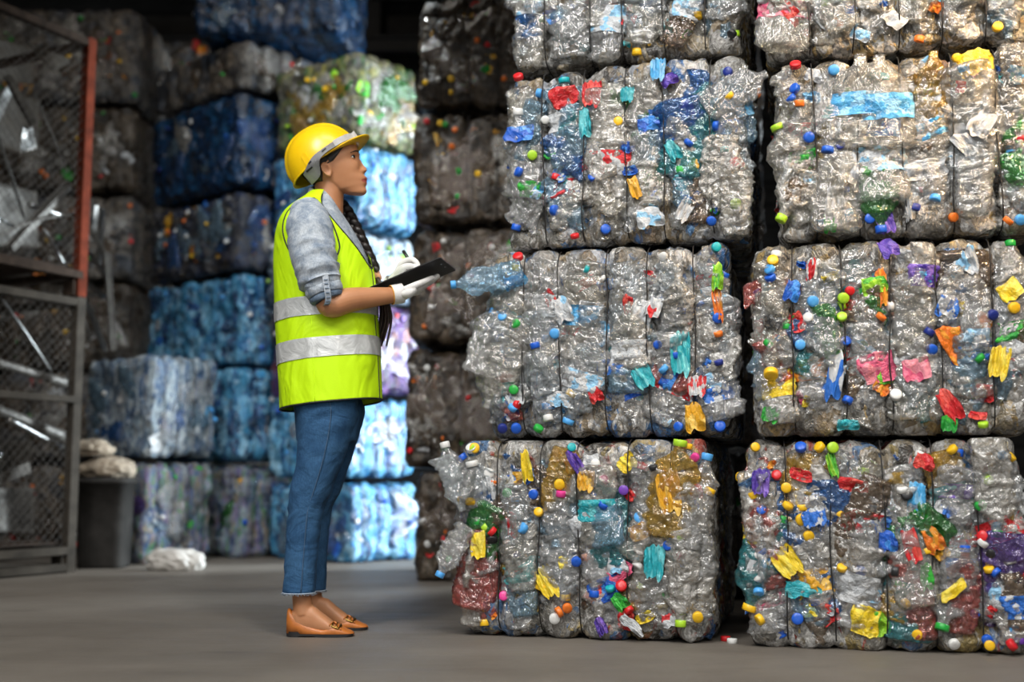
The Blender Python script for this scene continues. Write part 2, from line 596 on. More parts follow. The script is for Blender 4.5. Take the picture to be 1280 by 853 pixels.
def make_bottle(kind, seed, nz=46, na=30):
    rg = np.random.default_rng(seed)
    if kind == 'water':
        L, pts = 0.20, [(0, .024), (.006, .030), (.03, .032), (.085, .030), (.135, .032), (.15, .030), (.175, .017), (.186, .0125), (.2, .0125)]
    elif kind == 'tall':
        L, pts = 0.28, [(0, .030), (.008, .039), (.05, .041), (.12, .038), (.19, .041), (.215, .038), (.25, .018), (.264, .0135), (.28, .0135)]
    elif kind == 'soda':
        L, pts = 0.23, [(0, .022), (.006, .030), (.04, .034), (.085, .027), (.13, .033), (.16, .031), (.20, .015), (.214, .0125), (.23, .0125)]
    elif kind == 'jug':
        L, pts = 0.30, [(0, .045), (.012, .056), (.07, .058), (.15, .056), (.20, .057), (.24, .045), (.27, .020), (.285, .017), (.30, .017)]
    else:  # cup
        L, pts = 0.15, [(0, .030), (.006, .034), (.05, .038), (.10, .042), (.125, .044), (.13, .046), (.136, .0465), (.142, .045), (.15, .044)]
    z = np.concatenate([[0, 0], np.linspace(0.0, L, nz)])
    pr = np.array(pts)
    r = np.interp(z, pr[:, 0], pr[:, 1])
    r[0], r[1] = 0.002, r[2] * 0.6
    z[1] = 0.004
    z[0] = 0.007
    body = np.clip((pr[-3, 0] - z) / 0.04, 0, 1) if kind != 'cup' else np.ones_like(z)
    if kind in ('water', 'tall'):
        r = r * (1 + 0.035 * body * np.cos(z * 2 * math.pi / 0.019))
    a = np.linspace(0, 2 * math.pi, na, endpoint=False)
    flat = rg.uniform(0.26, 0.50)
    f = flat + (1 - flat) * (1 - body) * 0.8
    f = f * (1 + 0.18 * np.sin(z / L * math.pi * rg.uniform(1, 3) + rg.uniform(0, 6)) * body)
    wx = 1 + (1 - np.minimum(f, 1)) * 0.48
    X = r[:, None] * np.cos(a)[None] * wx[:, None]
    Y = r[:, None] * np.sin(a)[None] * f[:, None]
    Z = np.repeat(z[:, None], na, 1)
    p = np.stack([X, Y, Z], -1).reshape(-1, 3)
    bb = np.repeat(body, na)
    off = rg.uniform(0, 50, 3)
    nrm = np.stack([np.tile(np.cos(a), len(z)), np.tile(np.sin(a), len(z)), 0 * Z.ravel()], -1)
    d = 0.0085 * ridge(p * 24 + off, seed) + 0.0055 * ridge(p * 52 + off, seed + 1) + 0.0028 * ridge(p * 105 + off, seed + 2) - 0.005
    p = p + nrm * (d * bb)[:, None]
    sway = rg.uniform(-.012, .012)
    p[:, 0] += sway * np.sin(p[:, 2] / L * math.pi)
    p[:, 1] += rg.uniform(-.008, .008) * np.sin(p[:, 2] / L * math.pi)
    sh = rg.uniform(-.10, .10)
    p[:, 0] += sh * p[:, 2]
    p[:, 2] -= L / 2
    n = len(z)
    fcs = []
    for i in range(n - 1):
        for j in range(na):
            k = (j + 1) % na
            fcs.append((i * na + j, i * na + k, (i + 1) * na + k, (i + 1) * na + j))
    fcs.append(tuple(reversed(range(na))))
    me = mesh('crushed_' + kind, p, fcs)
    # the cap, at the mouth
    top = p.reshape(n, na, 3)[-1]
    c = top.mean(0)
    ax = c - p.reshape(n, na, 3)[-4].mean(0)
    ax /= np.linalg.norm(ax)
    rr = 0.0165 if kind != 'jug' else 0.022
    m = MB()
    m.tube([c - ax * .013, c - ax * .0125, c + ax * .005, c + ax * .007, c + ax * .0072], [rr * .96, rr, rr, rr * .9, rr * .3], 16)
    cme = m.build('bottle_cap', None)
    # label film around the middle
    zl0, zl1 = L * rg.uniform(.30, .36), L * rg.uniform(.56, .68)
    rows = [i for i in range(2, n) if zl0 <= z[i] <= zl1]
    q = p.reshape(n, na, 3)[rows]
    cen = q.mean(1, keepdims=True)
    q = cen + (q - cen) * 1.035 + np.array([0, 0, 0])
    v = q.reshape(-1, 3)
    nr = len(rows)
    lf = [(i * na + j, i * na + (j + 1) % na, (i + 1) * na + (j + 1) % na, (i + 1) * na + j) for i in range(nr - 1) for j in range(na)]
    lme = mesh('bottle_label', v, lf, None)
    return dict(me=me, cap=cme, label=lme, kind=kind, L=L, W=float(np.ptp(p[:, 0])), T=float(np.ptp(p[:, 1])))


KINDS_ = ['water'] * 5 + ['tall'] * 5 + ['soda'] * 3 + ['jug'] * 3 + ['cup'] * 2
BOT = [make_bottle(k, 100 + i) for i, k in enumerate(KINDS_)]
LOW = [make_bottle(k, 300 + i, 14, 12) for i, k in enumerate(['water', 'tall', 'jug', 'jug', 'cup'])]


def loose_cap_mesh():
    m = MB()
    m.tube([(0, 0, .004), (0, 0, -.0085), (0, 0, -.0085), (0, 0, -.0080), (0, 0, .0045), (0, 0, .0065), (0, 0, .0067)], [.0125, .0128, .0150, .0158, .0158, .0142, .004], 20)
    return m.build('bottle_cap', None)


LCAP = loose_cap_mesh()


def scrap_mesh(seed, w=0.08, h=0.05):
    rg = np.random.default_rng(seed)
    nx, ny = 20, 14
    u, v = np.meshgrid(np.linspace(-.5, .5, nx), np.linspace(-.5, .5, ny))
    p = np.stack([u * w, v * h, 0 * u], -1).reshape(-1, 3)
    o = rg.uniform(0, 40, 3)
    rr = np.maximum(0.0, np.hypot(u.ravel() * 2, v.ravel() * 2) - 1.05)
    p[:, :2] *= (1 - 0.25 * rr)[:, None]
    p[:, 0] += 0.008 * vnoise(p * 28 + o, 3) + 0.005 * vnoise(p * 80 + o, 3)
    p[:, 1] += 0.007 * vnoise(p * 28 + o + 9, 4) + 0.005 * vnoise(p * 80 + o + 5, 4)
    p[:, 2] += 0.014 * vnoise(p * 22 + o, 5) + 0.007 * ridge(p * 50 + o, 6) - .006
    f = [(j * nx + i, j * nx + i + 1, (j + 1) * nx + i + 1, (j + 1) * nx + i) for j in range(ny - 1) for i in range(nx - 1)]
    # a back skin gives the film a thickness
    q = p - np.array([0, 0, .0012])
    n = len(p)
    f2 = [tuple(n + i for i in reversed(t)) for t in f]
    rim = [j * nx for j in range(ny)], [j * nx + nx - 1 for j in range(ny)], list(range(nx)), [(ny - 1) * nx + i for i in range(nx)]
    f3 = [(e[i], e[i + 1], n + e[i + 1], n + e[i]) for e in rim for i in range(len(e) - 1)]
    return mesh('label_scrap', np.vstack([p, q]), f + f2 + f3, None)


SCR = [scrap_mesh(i, w, h) for i, (w, h) in enumerate([(.08, .05), (.10, .045), (.06, .06), (.12, .035), (.07, .04), (.05, .03), (.09, .07), (.06, .045), (.11, .06), (.075, .055)])]


# ------------------------------------------------------------------ bale bodies
def bale_body(name, w, d, h, r, step, wires, seed, amp=1.0):
    out_v, out_f, n0 = [], [], 0
    hx, hy, hz = w / 2, d / 2, h / 2
    for ax, sg in ((0, 1), (0, -1), (1, 1), (1, -1), (2, 1), (2, -1)):
        a1, a2 = [(1, 2), (2, 0), (0, 1)][ax]
        H = (hx, hy, hz)
        n1, n2 = max(4, int(2 * H[a1] / step)), max(4, int(2 * H[a2] / step))
        g1, g2 = np.meshgrid(np.linspace(-H[a1], H[a1], n1 + 1), np.linspace(-H[a2], H[a2], n2 + 1), indexing='ij')
        p = np.zeros((g1.size, 3))
        p[:, ax] = sg * H[ax]
        p[:, a1] = g1.ravel()
        p[:, a2] = g2.ravel()
        out_v.append(p)
        for i in range(n1):
            for j in range(n2):
                a, b, c, e = i * (n2 + 1) + j, (i + 1) * (n2 + 1) + j, (i + 1) * (n2 + 1) + j + 1, i * (n2 + 1) + j + 1
                out_f.append(tuple(n0 + k for k in ((a, b, c, e) if sg > 0 else (a, e, c, b))))
        n0 += len(p)
    p = np.concatenate(out_v)
    key = np.round(p * 1e5).astype(np.int64)
    _, idx, inv = np.unique(key, axis=0, return_index=True, return_inverse=True)
    inv = inv.ravel()
    p = p[idx]
    f = [tuple(inv[list(q)]) for q in out_f]
    inner = np.clip(p, [-hx + r, -hy + r, -hz + r], [hx - r, hy - r, hz - r])
    nr = p - inner
    nr /= np.linalg.norm(nr, axis=1)[:, None]
    q = inner + nr * r
    o = np.array([seed * 3.7, seed * 1.3, seed * 7.1])
    dd = amp * (0.016 * vnoise(q * 6 + o, seed) + 0.014 * ridge(q * 14 + o, seed + 1) + 0.007 * ridge(q * 33 + o, seed + 2)) - 0.012 * amp
    side = (np.abs(nr[:, 0]) < 0.75).astype(float)
    for xw in wires:
        dd -= side * 0.016 * np.exp(-((q[:, 0] - xw) / 0.016) ** 2)
    ev = [-hx] + list(wires) + [hx]
    for a, b in zip(ev[:-1], ev[1:]):
        mkk = (q[:, 0] >= a) & (q[:, 0] < b)
        dd += side * mkk * 0.008 * np.sin((q[:, 0] - a) / (b - a) * math.pi)
    q = q + nr * dd[:, None]
    bot = q[:, 2] < -hz + 0.004
    q[:, 2] = np.clip(q[:, 2], -hz, hz + .008)
    q[:, 2] += hz
    return mesh(name, q, f)


def add_wires(root, w, d, h, wires, r=0.07, rad=0.0022, out=0.004, seed=0, mat=None):
    rg = np.random.default_rng(seed + 5)
    for xw in wires:
        pts = []
        hy, hz = d / 2 + out, h / 2
        for k in range(49):
            t = k / 48 * 2 * math.pi
            c, s = math.cos(t), math.sin(t)
            m = (abs(c) ** 9 + abs(s) ** 9) ** (-1 / 9)
            pts.append((xw + 0.004 * math.sin(3 * t + seed + xw * 20), hy * c * m, max(0.004, hz + (hz - 0.004 + (out if s > 0 else 0)) * s * m)))
        pp = resample(pts, 110)
        pp[:, 0] += 0.004 * vnoise(pp * 9 + seed, seed)
        m = MB().tube(pp, rad, 6, caps=False)
        part('baling_wire', m.build('baling_wire', mat or WIRE), root)


def frame_on(bale, face, u, v, sink=0.0):
    """Local point and axes (along, across, outward) on a face of a bale; u across, v up, in metres from the face's bottom centre."""
    w, d, h = bale['dim']
    r = 0.035
    if face == 'front':
        hw, nrm, ua = w / 2, np.array([0, -1.0, 0]), np.array([1.0, 0, 0])
        base = np.array([0, -d / 2, 0])
    elif face == 'right':
        hw, nrm, ua = d / 2, np.array([1.0, 0, 0]), np.array([0, 1.0, 0])
        base = np.array([w / 2, 0, 0])
    else:
        hw, nrm, ua = d / 2, np.array([-1.0, 0, 0]), np.array([0, -1.0, 0])
        base = np.array([-w / 2, 0, 0])
    du = max(0, abs(u) - (hw - r)) * np.sign(u)
    dv = max(0, v - (h - r)) - max(0, r - v)
    drop = r - math.sqrt(max(1e-5, r * r - min(du * du + dv * dv, r * r * .96)))
    pos = base + ua * u + np.array([0, 0, v]) - nrm * (drop + sink)
    n = nrm * math.sqrt(max(.05, 1 - (du * du + dv * dv) / (r * r))) + ua * du / r + np.array([0, 0, dv / r])
    n /= np.linalg.norm(n)
    return pos, ua, n


def basis(pos, along, n, s=1.0):
    along = along - n * (along @ n)
    along /= np.linalg.norm(along)
    x = np.cross(n, along)
    M = Matrix.Identity(4)
    for i in range(3):
        M[i][0], M[i][1], M[i][2], M[i][3] = x[i] * s, n[i] * s, along[i] * s, pos[i]
    return M


def put_bottle(bale, lib, k, face, u, v, ang, mat, cap=None, label=None, sink=0.012, s=1.0, tilt=0.0, name='plastic_bottle'):
    b = lib[k]
    pos, ua, n = frame_on(bale, face, u, v, sink)
    up = np.array([0, 0, 1.0])
    up = up - n * (up @ n)
    up /= np.linalg.norm(up)
    side = np.cross(up, n)
    al = up * math.cos(ang) + side * math.sin(ang)
    al2 = al * math.cos(tilt) + n * math.sin(tilt)
    n2 = n * math.cos(tilt) - al * math.sin(tilt)
    nm = 'plastic_cup' if b['kind'] == 'cup' else ('plastic_jug' if b['kind'] == 'jug' else name)
    o = part(nm, b['me'], bale['root'], mat, basis(pos, al2, n2, s))
    if cap is not None and b['kind'] != 'cup':
        part('bottle_cap', b['cap'], o, cap)
    if label is not None:
        part('bottle_label', b['label'], o, label)
    return o


def put_cap(bale, face, u, v, mat, rg, sink=-0.006):
    pos, ua, n = frame_on(bale, face, u, v, sink)
    up = np.array([0, 0, 1.0])
    t = n + 0.9 * (rg.random() - .5) * ua + 0.9 * (rg.random() - .5) * up
    if rg.random() < .4:
        t = n * .4 + ua * (rg.random() - .5) * 2 + up * (rg.random() - .5) * 2
    t /= np.linalg.norm(t)
    q = Vector(t).to_track_quat('Z', 'Y').to_matrix().to_4x4()
    q = q @ Matrix.Scale(rg.uniform(.85, 1.15), 4)
    q.translation = Vector(pos)
    return part('bottle_cap', LCAP, bale['root'], mat, q)


def put_scrap(bale, face, u, v, w, h, ang, mat, rg, sink=-0.012, name='label_scrap'):
    i = int(rg.integers(len(SCR)))
    pos, ua, n = frame_on(bale, face, u, v, sink)
    up = np.array([0, 0, 1.0])
    up = up - n * (up @ n)
    up /= np.linalg.norm(up)
    x = np.cross(up, n)
    ca, sa = math.cos(ang), math.sin(ang)
    ax, ay = x * ca + up * sa, -x * sa + up * ca
    bw, bh = [(.08, .05), (.10, .045), (.06, .06), (.12, .035), (.07, .04), (.05, .03), (.09, .07), (.06, .045), (.11, .06), (.075, .055)][i]
    M = Matrix.Identity(4)
    for j in range(3):
        M[j][0], M[j][1], M[j][2], M[j][3] = ax[j] * w / bw, ay[j] * h / bh, n[j], pos[j]
    return part(name, SCR[i], bale['root'], mat, M)


def wchoice(rg, table):
    ks = list(table)
    p = np.array([table[k] for k in ks], float)
    return ks[int(rg.choice(len(ks), p=p / p.sum()))]


def face_hit(bale, px, py):
    """Where the line of sight of a photo pixel meets the front face of a bale (u across, v up)."""
    rt = bale['root']
    a = rt.rotation_euler.z
    ca, sa = math.cos(-a), math.sin(-a)
    Rm = np.array([[ca, -sa, 0], [sa, ca, 0], [0, 0, 1]])
    o = Rm @ (CAM - np.array(rt.location))
    d = Rm @ ray(px, py)
    t = (-bale['dim'][1] / 2 - o[1]) / d[1]
    q = o + d * t
    lim = bale['dim'][0] / 2 - .045
    return max(-lim, min(lim, q[0])), max(.03, min(bale['dim'][2] - .02, q[2]))


def settle(bale, lo=0.003, hi=None):
    """Nudge every bottle, cap and scrap up or down so that it stays within the bale's own height."""
    h = bale['dim'][2]
    hi = h + .004 if hi is None else hi
    for o in bale['root'].children:
        if o.name.startswith(('pressed_plastic', 'baling_wire')):
            continue
        M = np.array(o.matrix_basis)
        zs = []
        for q in [o] + list(o.children):
            co = np.empty(len(q.data.vertices) * 3)
            q.data.vertices.foreach_get('co', co)
            zs.append(co.reshape(-1, 3) @ M[2, :3] + M[2, 3])
        a, b = min(z.min() for z in zs), max(z.max() for z in zs)
        dz = 0.0
        if a < lo:
            dz = lo - a
        elif b > hi:
            dz = max(hi - b, lo - a)
        if dz:
            m = o.matrix_basis.copy()
            m.translation.z += dz
            o.matrix_basis = m


# ------------------------------------------------------------------ the sharp pile on the right
MIX_CLEAR = dict(clear=36, warm=18, dusty=12, cool=14, ice=9, brown=4, teal=3, blue=4, green=2, rose=3)
MIX_WARM = dict(clear=22, warm=30, dusty=24, cool=5, ice=3, brown=10, amber=3, rose=2, green=2, teal=1)
MIX_COL = dict(clear=36, warm=18, dusty=10, cool=10, ice=6, amber=6, blue=4, teal=3, green=3, rose=5, brown=5, violet=2)
CAP_COOL = dict(blue=30, sky=22, white=14, red=8, green=6, teal=6, navy=6, lime=4, yellow=3, orange=2)
CAP_WARM = dict(blue=20, sky=14, white=18, yellow=10, red=8, orange=6, green=6, navy=6, lime=6)
CAP_COL = dict(yellow=24, red=14, white=16, blue=16, sky=8, green=9, orange=7, lime=7, black=4, pink=4, purple=3, navy=4)
LAB_COOL = dict(blue=10, bluewhite=12, sky=10, skywhite=12, white=10, teal=10, red=4, redwhite=6, green=4, gold=2)
LAB_COL = dict(yellow=10, gold=6, red=9, redwhite=10, white=10, bluewhite=10, blue=6, orange=6, green=5, lime=4, pink=4, purple=3, teal=6, skywhite=6)


def front_bale(label, px0, py0, px1, Y0, Y1, zb, h, d, core, mix, caps, labs, nw, seed, nbot=96, ncap=5, nscr=30, capf=.3, side='right', name='plastic_bottle_bale'):
    """px0, px1: the photo columns of the front face's two ends, at ground distances Y0 and Y1; zb the height it rests at."""
    rg = np.random.default_rng(seed)
    a = ray(px0, 600)
    b = ray(px1, 600)
    A = np.array([a[0] / a[1] * Y0, Y0])
    B = np.array([b[0] / b[1] * Y1, Y1])
    w = float(np.linalg.norm(B - A))
    yaw = math.atan2(B[1] - A[1], B[0] - A[0])
    nin = np.array([-math.sin(yaw), math.cos(yaw)])
    cen = (A + B) / 2 + nin * d / 2
    root = thing(name, label, 'bale', (cen[0], cen[1], zb), yaw, 'clear bottle bales of the front pile')
    wires = [-w / 2 + w * (k + 1) / (nw + 1) + rg.uniform(-.012, .012) for k in range(nw)]
    me = bale_body('pressed_plastic', w - .05, d - .05, h - .012, 0.038, 0.0125, wires, seed)
    body = part('pressed_plastic', me, root)
    body.material_slots[0].material = CORES[core]
    body['kind'] = 'stuff'
    bale = dict(root=root, dim=(w - .03, d - .03, h - .009), wires=wires, rg=rg)
    add_wires(root, w, d - .03, h - .012, wires, seed=seed, out=0.017)
    w_, d_, h_ = bale['dim']
    ev = [-w_ / 2] + wires + [w_ / 2]
    nside = 14
    nf = nbot - nside
    cols = nw + 1
    per = [nf // cols + (1 if i < nf % cols else 0) for i in range(cols)]
    for ci in range(cols):
        a0, a1 = ev[ci], ev[ci + 1]
        cw = a1 - a0
        n = per[ci]
        for j in range(n):
            k = int(rg.integers(len(BOT)))
            bt = BOT[k]
            ang = rg.normal(0, .5) + (math.pi if rg.random() < .5 else 0)
            if rg.random() < .3:
                ang = rg.uniform(0, 6.28)
            s = rg.uniform(.85, 1.1)
            ext = (abs(math.cos(ang)) * bt['W'] + abs(math.sin(ang)) * bt['L']) / 2 * s
            if ext > cw / 2 + .035:
                ang = rg.normal(0, .3) + (math.pi if rg.random() < .5 else 0)
                ext = (abs(math.cos(ang)) * bt['W'] + abs(math.sin(ang)) * bt['L']) / 2 * s
            lim = max(0, cw / 2 - ext + .014)
            u = (a0 + a1) / 2 + (lim if j % 2 else -lim) * rg.uniform(.4, 1.0)
            ev_h = (abs(math.cos(ang)) * bt['L'] + abs(math.sin(ang)) * bt['W']) / 2 * s
            lo, hi = min(ev_h * 1.02, h_ * .49), max(h_ - ev_h * 1.02, h_ * .51)
            v = lo + (hi - lo) * (((j + rg.random()) / n + .0) % 1)
            sink = rg.uniform(-.004, .022)
            m = CLEAR[wchoice(rg, mix)]
            cap = CAPS[wchoice(rg, caps)] if rg.random() < capf else None
            lab = FILM[wchoice(rg, labs)] if rg.random() < .20 else None
            put_bottle(bale, BOT, k, 'front', u, v, ang, m, cap, lab, sink, s, rg.normal(0, .10))
    for j in range(nside):
        fc = side if rg.random() < .72 else ('left' if side == 'right' else 'right')
        k = int(rg.integers(len(BOT)))
        u = rg.uniform(-d_ / 2 + .1, d_ / 2 - .1)
        if rg.random() < .65:
            u = (-d_ / 2 if fc == 'right' else d_ / 2 - .0) + (1 if fc == 'right' else -1) * rg.uniform(.03, .22)
        put_bottle(bale, BOT, k, fc, u, rg.uniform(.12, h_ - .12), rg.normal(0, .5) + (math.pi if rg.random() < .5 else 0), CLEAR[wchoice(rg, mix)],
                   CAPS[wchoice(rg, caps)] if rg.random() < .5 else None, None, .05, rg.uniform(.85, 1.05), rg.normal(0, .1))
    for j in range(ncap):
        fc = 'front' if rg.random() < .88 else side
        hw = (w_ if fc == 'front' else d_) / 2
        put_cap(bale, fc, rg.uniform(-hw + .03, hw - .03), rg.uniform(.03, h_ - .03), CAPS[wchoice(rg, caps)], rg, rg.uniform(-.016, .0))
    for j in range(nscr):
        fc = 'front' if rg.random() < .92 else side
        hw = (w_ if fc == 'front' else d_) / 2
        ww = rg.uniform(.022, .075)
        put_scrap(bale, fc, rg.uniform(-hw + .05, hw - .05), rg.uniform(.05, h_ - .05), ww, ww * rg.uniform(.4, .9), rg.uniform(-1.5, 1.5), FILM[wchoice(rg, labs)], rg, rg.uniform(-.020, .004))
    return bale


def hero_scraps(bale, items):
    rg = np.random.default_rng(77)
    for px, py, wpx, hpx, deg, col in items:
        u, v = face_hit(bale, px, py)
        put_scrap(bale, 'front', u, v, wpx * .00255, hpx * .00255, R(deg), FILM[col], rg, float(rg.uniform(-0.030, -0.020)))


def hero_caps(bale, items):
    rg = np.random.default_rng(78)
    for px, py, col in items:
        u, v = face_hit(bale, px, py)
        put_cap(bale, 'front', u, v, CAPS[col], rg, -0.020)


def hero_bottles(bale, items):
    for px, py, deg, k, mat, cap, lab, sc in items:
        u, v = face_hit(bale, px, py)
        put_bottle(bale, BOT, k, 'front', u, v, R(deg), CLEAR[mat], CAPS[cap] if cap else None, FILM[lab] if lab else None, -.018, sc)

L4 = front_bale('lowest bottle bale nearest the woman, full of yellow and red caps', 567, 795, 894, 3.95, 3.72, 0.0, .632, .86, 'mixed', MIX_COL, CAP_COL, LAB_COL, 5, 41, ncap=12, capf=.5, side='left')
L3 = front_bale('clear bottle bale level with the clipboard, a pale blue bottle jutting out left', 598, 548, 926, 3.95, 3.74, .636, .628, .84, 'grey', MIX_CLEAR, CAP_COOL, LAB_COOL, 5, 31, side='left')
L2 = front_bale('clear bottle bale third up in the left column, with a green label scrap', 626, 300, 952, 3.95, 3.74, 1.268, .618, .80, 'grey', MIX_CLEAR, CAP_COOL, LAB_COOL, 5, 21, side='right')
L1 = front_bale('topmost bottle bale of the left column, cut off by the top of the picture', 636, 60, 948, 3.98, 3.76, 1.892, .62, .80, 'warm', MIX_CLEAR, CAP_COL, LAB_COOL, 5, 12, side='right')
R4 = front_bale('bottle bale at the bottom right, a yellow label scrap low on its face', 920, 812, 1290, 3.68, 3.47, 0.0, .628, .86, 'mixed', MIX_COL, CAP_COL, LAB_COL, 5, 42, ncap=12, capf=.5, side='left')
R3 = front_bale('bottle bale second up in the right column, with two pink labels side by side', 940, 548, 1312, 3.66, 3.48, .632, .600, .86, 'warm', MIX_CLEAR, CAP_WARM, LAB_COL, 5, 32, side='left')
R2 = front_bale('bottle bale third up in the right column, with two sky blue banded jugs', 976, 296, 1330, 3.66, 3.48, 1.236, .588, .86, 'warm', MIX_WARM, CAP_WARM, LAB_COOL, 5, 22, side='left')
R1 = front_bale('topmost bottle bale of the right column, tinted by warm light', 966, 50, 1330, 3.68, 3.5, 1.830, .60, .86, 'warm', MIX_WARM, CAP_COL, LAB_COL, 5, 13, side='left')

hero_scraps(L2, [(664, 238, 30, 20, 0, 'green'), (648, 172, 40, 22, 2, 'blue'), (708, 122, 40, 26, 15, 'red'), (742, 118, 26, 30, 0, 'red'),
                 (745, 187, 26, 18, -30, 'blue'), (782, 186, 14, 18, 0, 'blue'), (810, 158, 28, 20, 10, 'blue'), (836, 103, 22, 16, 20, 'purple'),
                 (842, 192, 16, 28, 25, 'teal'), (858, 263, 18, 26, -25, 'white'), (788, 215, 18, 12, 0, 'blue'), (732, 158, 16, 40, 0, 'teal'),
                 (858, 138, 20, 22, 10, 'purple'), (820, 70, 26, 10, 0, 'white'), (824, 88, 20, 26, 0, 'sky'), (786, 120, 18, 18, 0, 'teal'), (795, 240, 14, 30, 20, 'gold'), (812, 275, 34, 26, 5, 'skywhite')])
hero_scraps(L3, [(803, 398, 28, 40, -20, 'white'), (818, 388, 18, 26, -15, 'redwhite'), (787, 382, 14, 24, 0, 'red'), (852, 440, 26, 46, 3, 'teal'),
                 (763, 460, 38, 20, -5, 'bluewhite'), (646, 353, 32, 18, 18, 'sky'), (745, 495, 18, 20, 20, 'red'), (868, 524, 24, 36, 2, 'gold'),
                 (914, 348, 14, 34, -5, 'lime'), (928, 378, 12, 36, 8, 'orange'), (688, 374, 14, 22, 25, 'red'), (705, 390, 22, 34, 10, 'skywhite'), (671, 478, 16, 34, 0, 'skywhite'), (700, 500, 36, 20, -8, 'skywhite'), (805, 470, 26, 26, 30, 'teal'), (873, 482, 24, 22, 0, 'redwhite')])
hero_scraps(L4, [(642, 656, 13, 30, 3, 'red'), (600, 684, 20, 34, 5, 'yellow'), (724, 582, 14, 40, 28, 'purple'), (735, 600, 22, 22, 0, 'gold'), (612, 612, 16, 30, 5, 'white'),
                 (728, 655, 30, 26, 30, 'white'), (772, 708, 26, 20, -4, 'skywhite'), (776, 753, 18, 22, 35, 'green'), (790, 780, 34, 12, -38, 'white'), (685, 725, 24, 34, 30, 'yellow'),
                 (800, 665, 24, 20, 20, 'gold'), (660, 585, 14, 40, 5, 'yellow'), (872, 615, 16, 18, 0, 'red'), (752, 783, 14, 22, 20, 'purple'), (820, 700, 26, 34, 0, 'teal'), (838, 612, 30, 44, 10, 'gold')])
hero_scraps(R2, [(1158, 213, 48, 22, 10, 'white'), (1222, 160, 26, 34, -30, 'white'), (1210, 185, 22, 40, 40, 'white'), (1043, 254, 20, 38, -8, 'white'),
                 (1217, 80, 42, 30, 10, 'yellow'), (1168, 92, 26, 36, -20, 'brown'), (1164, 124, 18, 26, -20, 'white'), (1059, 214, 22, 40, -5, 'white'), (1036, 282, 14, 24, 0, 'green'), (1107, 290, 22, 22, 20, 'purple'), (1078, 160, 50, 18, 4, 'white'), (1043, 165, 14, 24, 0, 'white'), (1005, 225, 26, 16, 10, 'skywhite'), (1135, 262, 8, 32, 0, 'white')])
hero_scraps(R3, [(1098, 460, 42, 34, 20, 'pink'), (1144, 466, 32, 28, 15, 'pink'), (1194, 430, 30, 44, 25, 'orange'), (1248, 452, 24, 32, -10, 'yellow'), (1100, 362, 16, 46, 0, 'orange'), (1092, 358, 30, 22, 10, 'lime'),
                 (1182, 385, 24, 26, -20, 'bluewhite'), (1042, 472, 18, 60, -10, 'bluewhite'), (1186, 510, 20, 40, 25, 'red'), (964, 518, 22, 16, -10, 'green'), (996, 404, 16, 24, 15, 'red'), (989, 366, 18, 26, -20, 'blue'),
                 (1152, 347, 26, 12, -10, 'sky'), (1014, 338, 14, 26, -5, 'redwhite'), (966, 402, 24, 14, 5, 'black'), (1186, 544, 20, 16, 0, 'green'), (1218, 423, 28, 18, 0, 'skywhite'), (1108, 300, 20, 26, 20, 'purple'), (1212, 325, 16, 28, 10, 'skywhite'), (1060, 550, 26, 14, 0, 'teal')])
hero_scraps(R4, [(1082, 776, 32, 32, -8, 'yellow'), (1139, 686, 18, 38, 15, 'red'), (1068, 607, 36, 16, -5, 'red'), (983, 700, 30, 30, 40, 'yellow'), (1066, 650, 36, 20, 25, 'redwhite'), (1145, 625, 20, 44, -5, 'sky'),
                 (1001, 737, 40, 20, 0, 'teal'), (1157, 722, 14, 30, 0, 'green'), (1108, 678, 20, 24, 0, 'blue'), (1040, 580, 12, 24, 15, 'lime'), (1001, 594, 24, 14, -20, 'red'), (1153, 578, 22, 18, -20, 'red'), (1090, 657, 18, 28, 20, 'bluewhite'), (925, 707, 26, 40, -20, 'skywhite'),
                 (952, 601, 22, 26, 0, 'purple'), (1018, 645, 30, 18, 20, 'bluewhite'), (1190, 740, 34, 12, 40, 'yellow'), (1165, 676, 20, 30, 20, 'orange')])
hero_caps(L2, [(640, 70, 'red'), (643, 217, 'blue'), (667, 196, 'lime'), (683, 152, 'white'), (742, 223, 'blue'), (774, 154, 'yellow'), (862, 180, 'blue'), (928, 204, 'red'), (922, 257, 'lime'), (912, 122, 'yellow'), (890, 278, 'blue'), (910, 268, 'white'), (720, 303, 'red'), (956, 254, 'lime')])
hero_caps(L3, [(649, 304, 'red'), (646, 406, 'green'), (695, 418, 'sky'), (823, 432, 'blue'), (630, 397, 'sky'), (644, 488, 'green'), (643, 510, 'sky'), (647, 539, 'blue'), (630, 541, 'navy'), (830, 462, 'sky'), (896, 310, 'teal'), (918, 398, 'blue'), (929, 417, 'orange'), (910, 542, 'blue'), (849, 545, 'blue'), (675, 545, 'green'), (830, 322, 'white'), (918, 453, 'navy')])
hero_caps(L4, [(569, 554, 'white'), (585, 554, 'lime'), (595, 554, 'yellow'), (716, 550, 'teal'), (675, 640, 'yellow'), (781, 613, 'purple'), (756, 631, 'blue'), (701, 606, 'yellow'), (722, 702, 'blue'), (617, 664, 'red'), (711, 760, 'orange'), (695, 773, 'white'), (764, 735, 'teal'), (778, 732, 'red'), (836, 682, 'blue'), (851, 671, 'lime'), (902, 572, 'pink'), (818, 584, 'black'), (788, 763, 'red'), (655, 660, 'sky'), (580, 628, 'yellow'), (700, 765, 'orange'), (900, 772, 'yellow')])
hero_caps(R2, [(994, 79, 'red'), (993, 113, 'blue'), (1042, 90, 'sky'), (1195, 75, 'yellow'), (1050, 184, 'navy'), (1087, 275, 'blue'), (1259, 279, 'orange'), (1011, 174, 'blue'), (1275, 297, 'sky'), (976, 126, 'blue')])
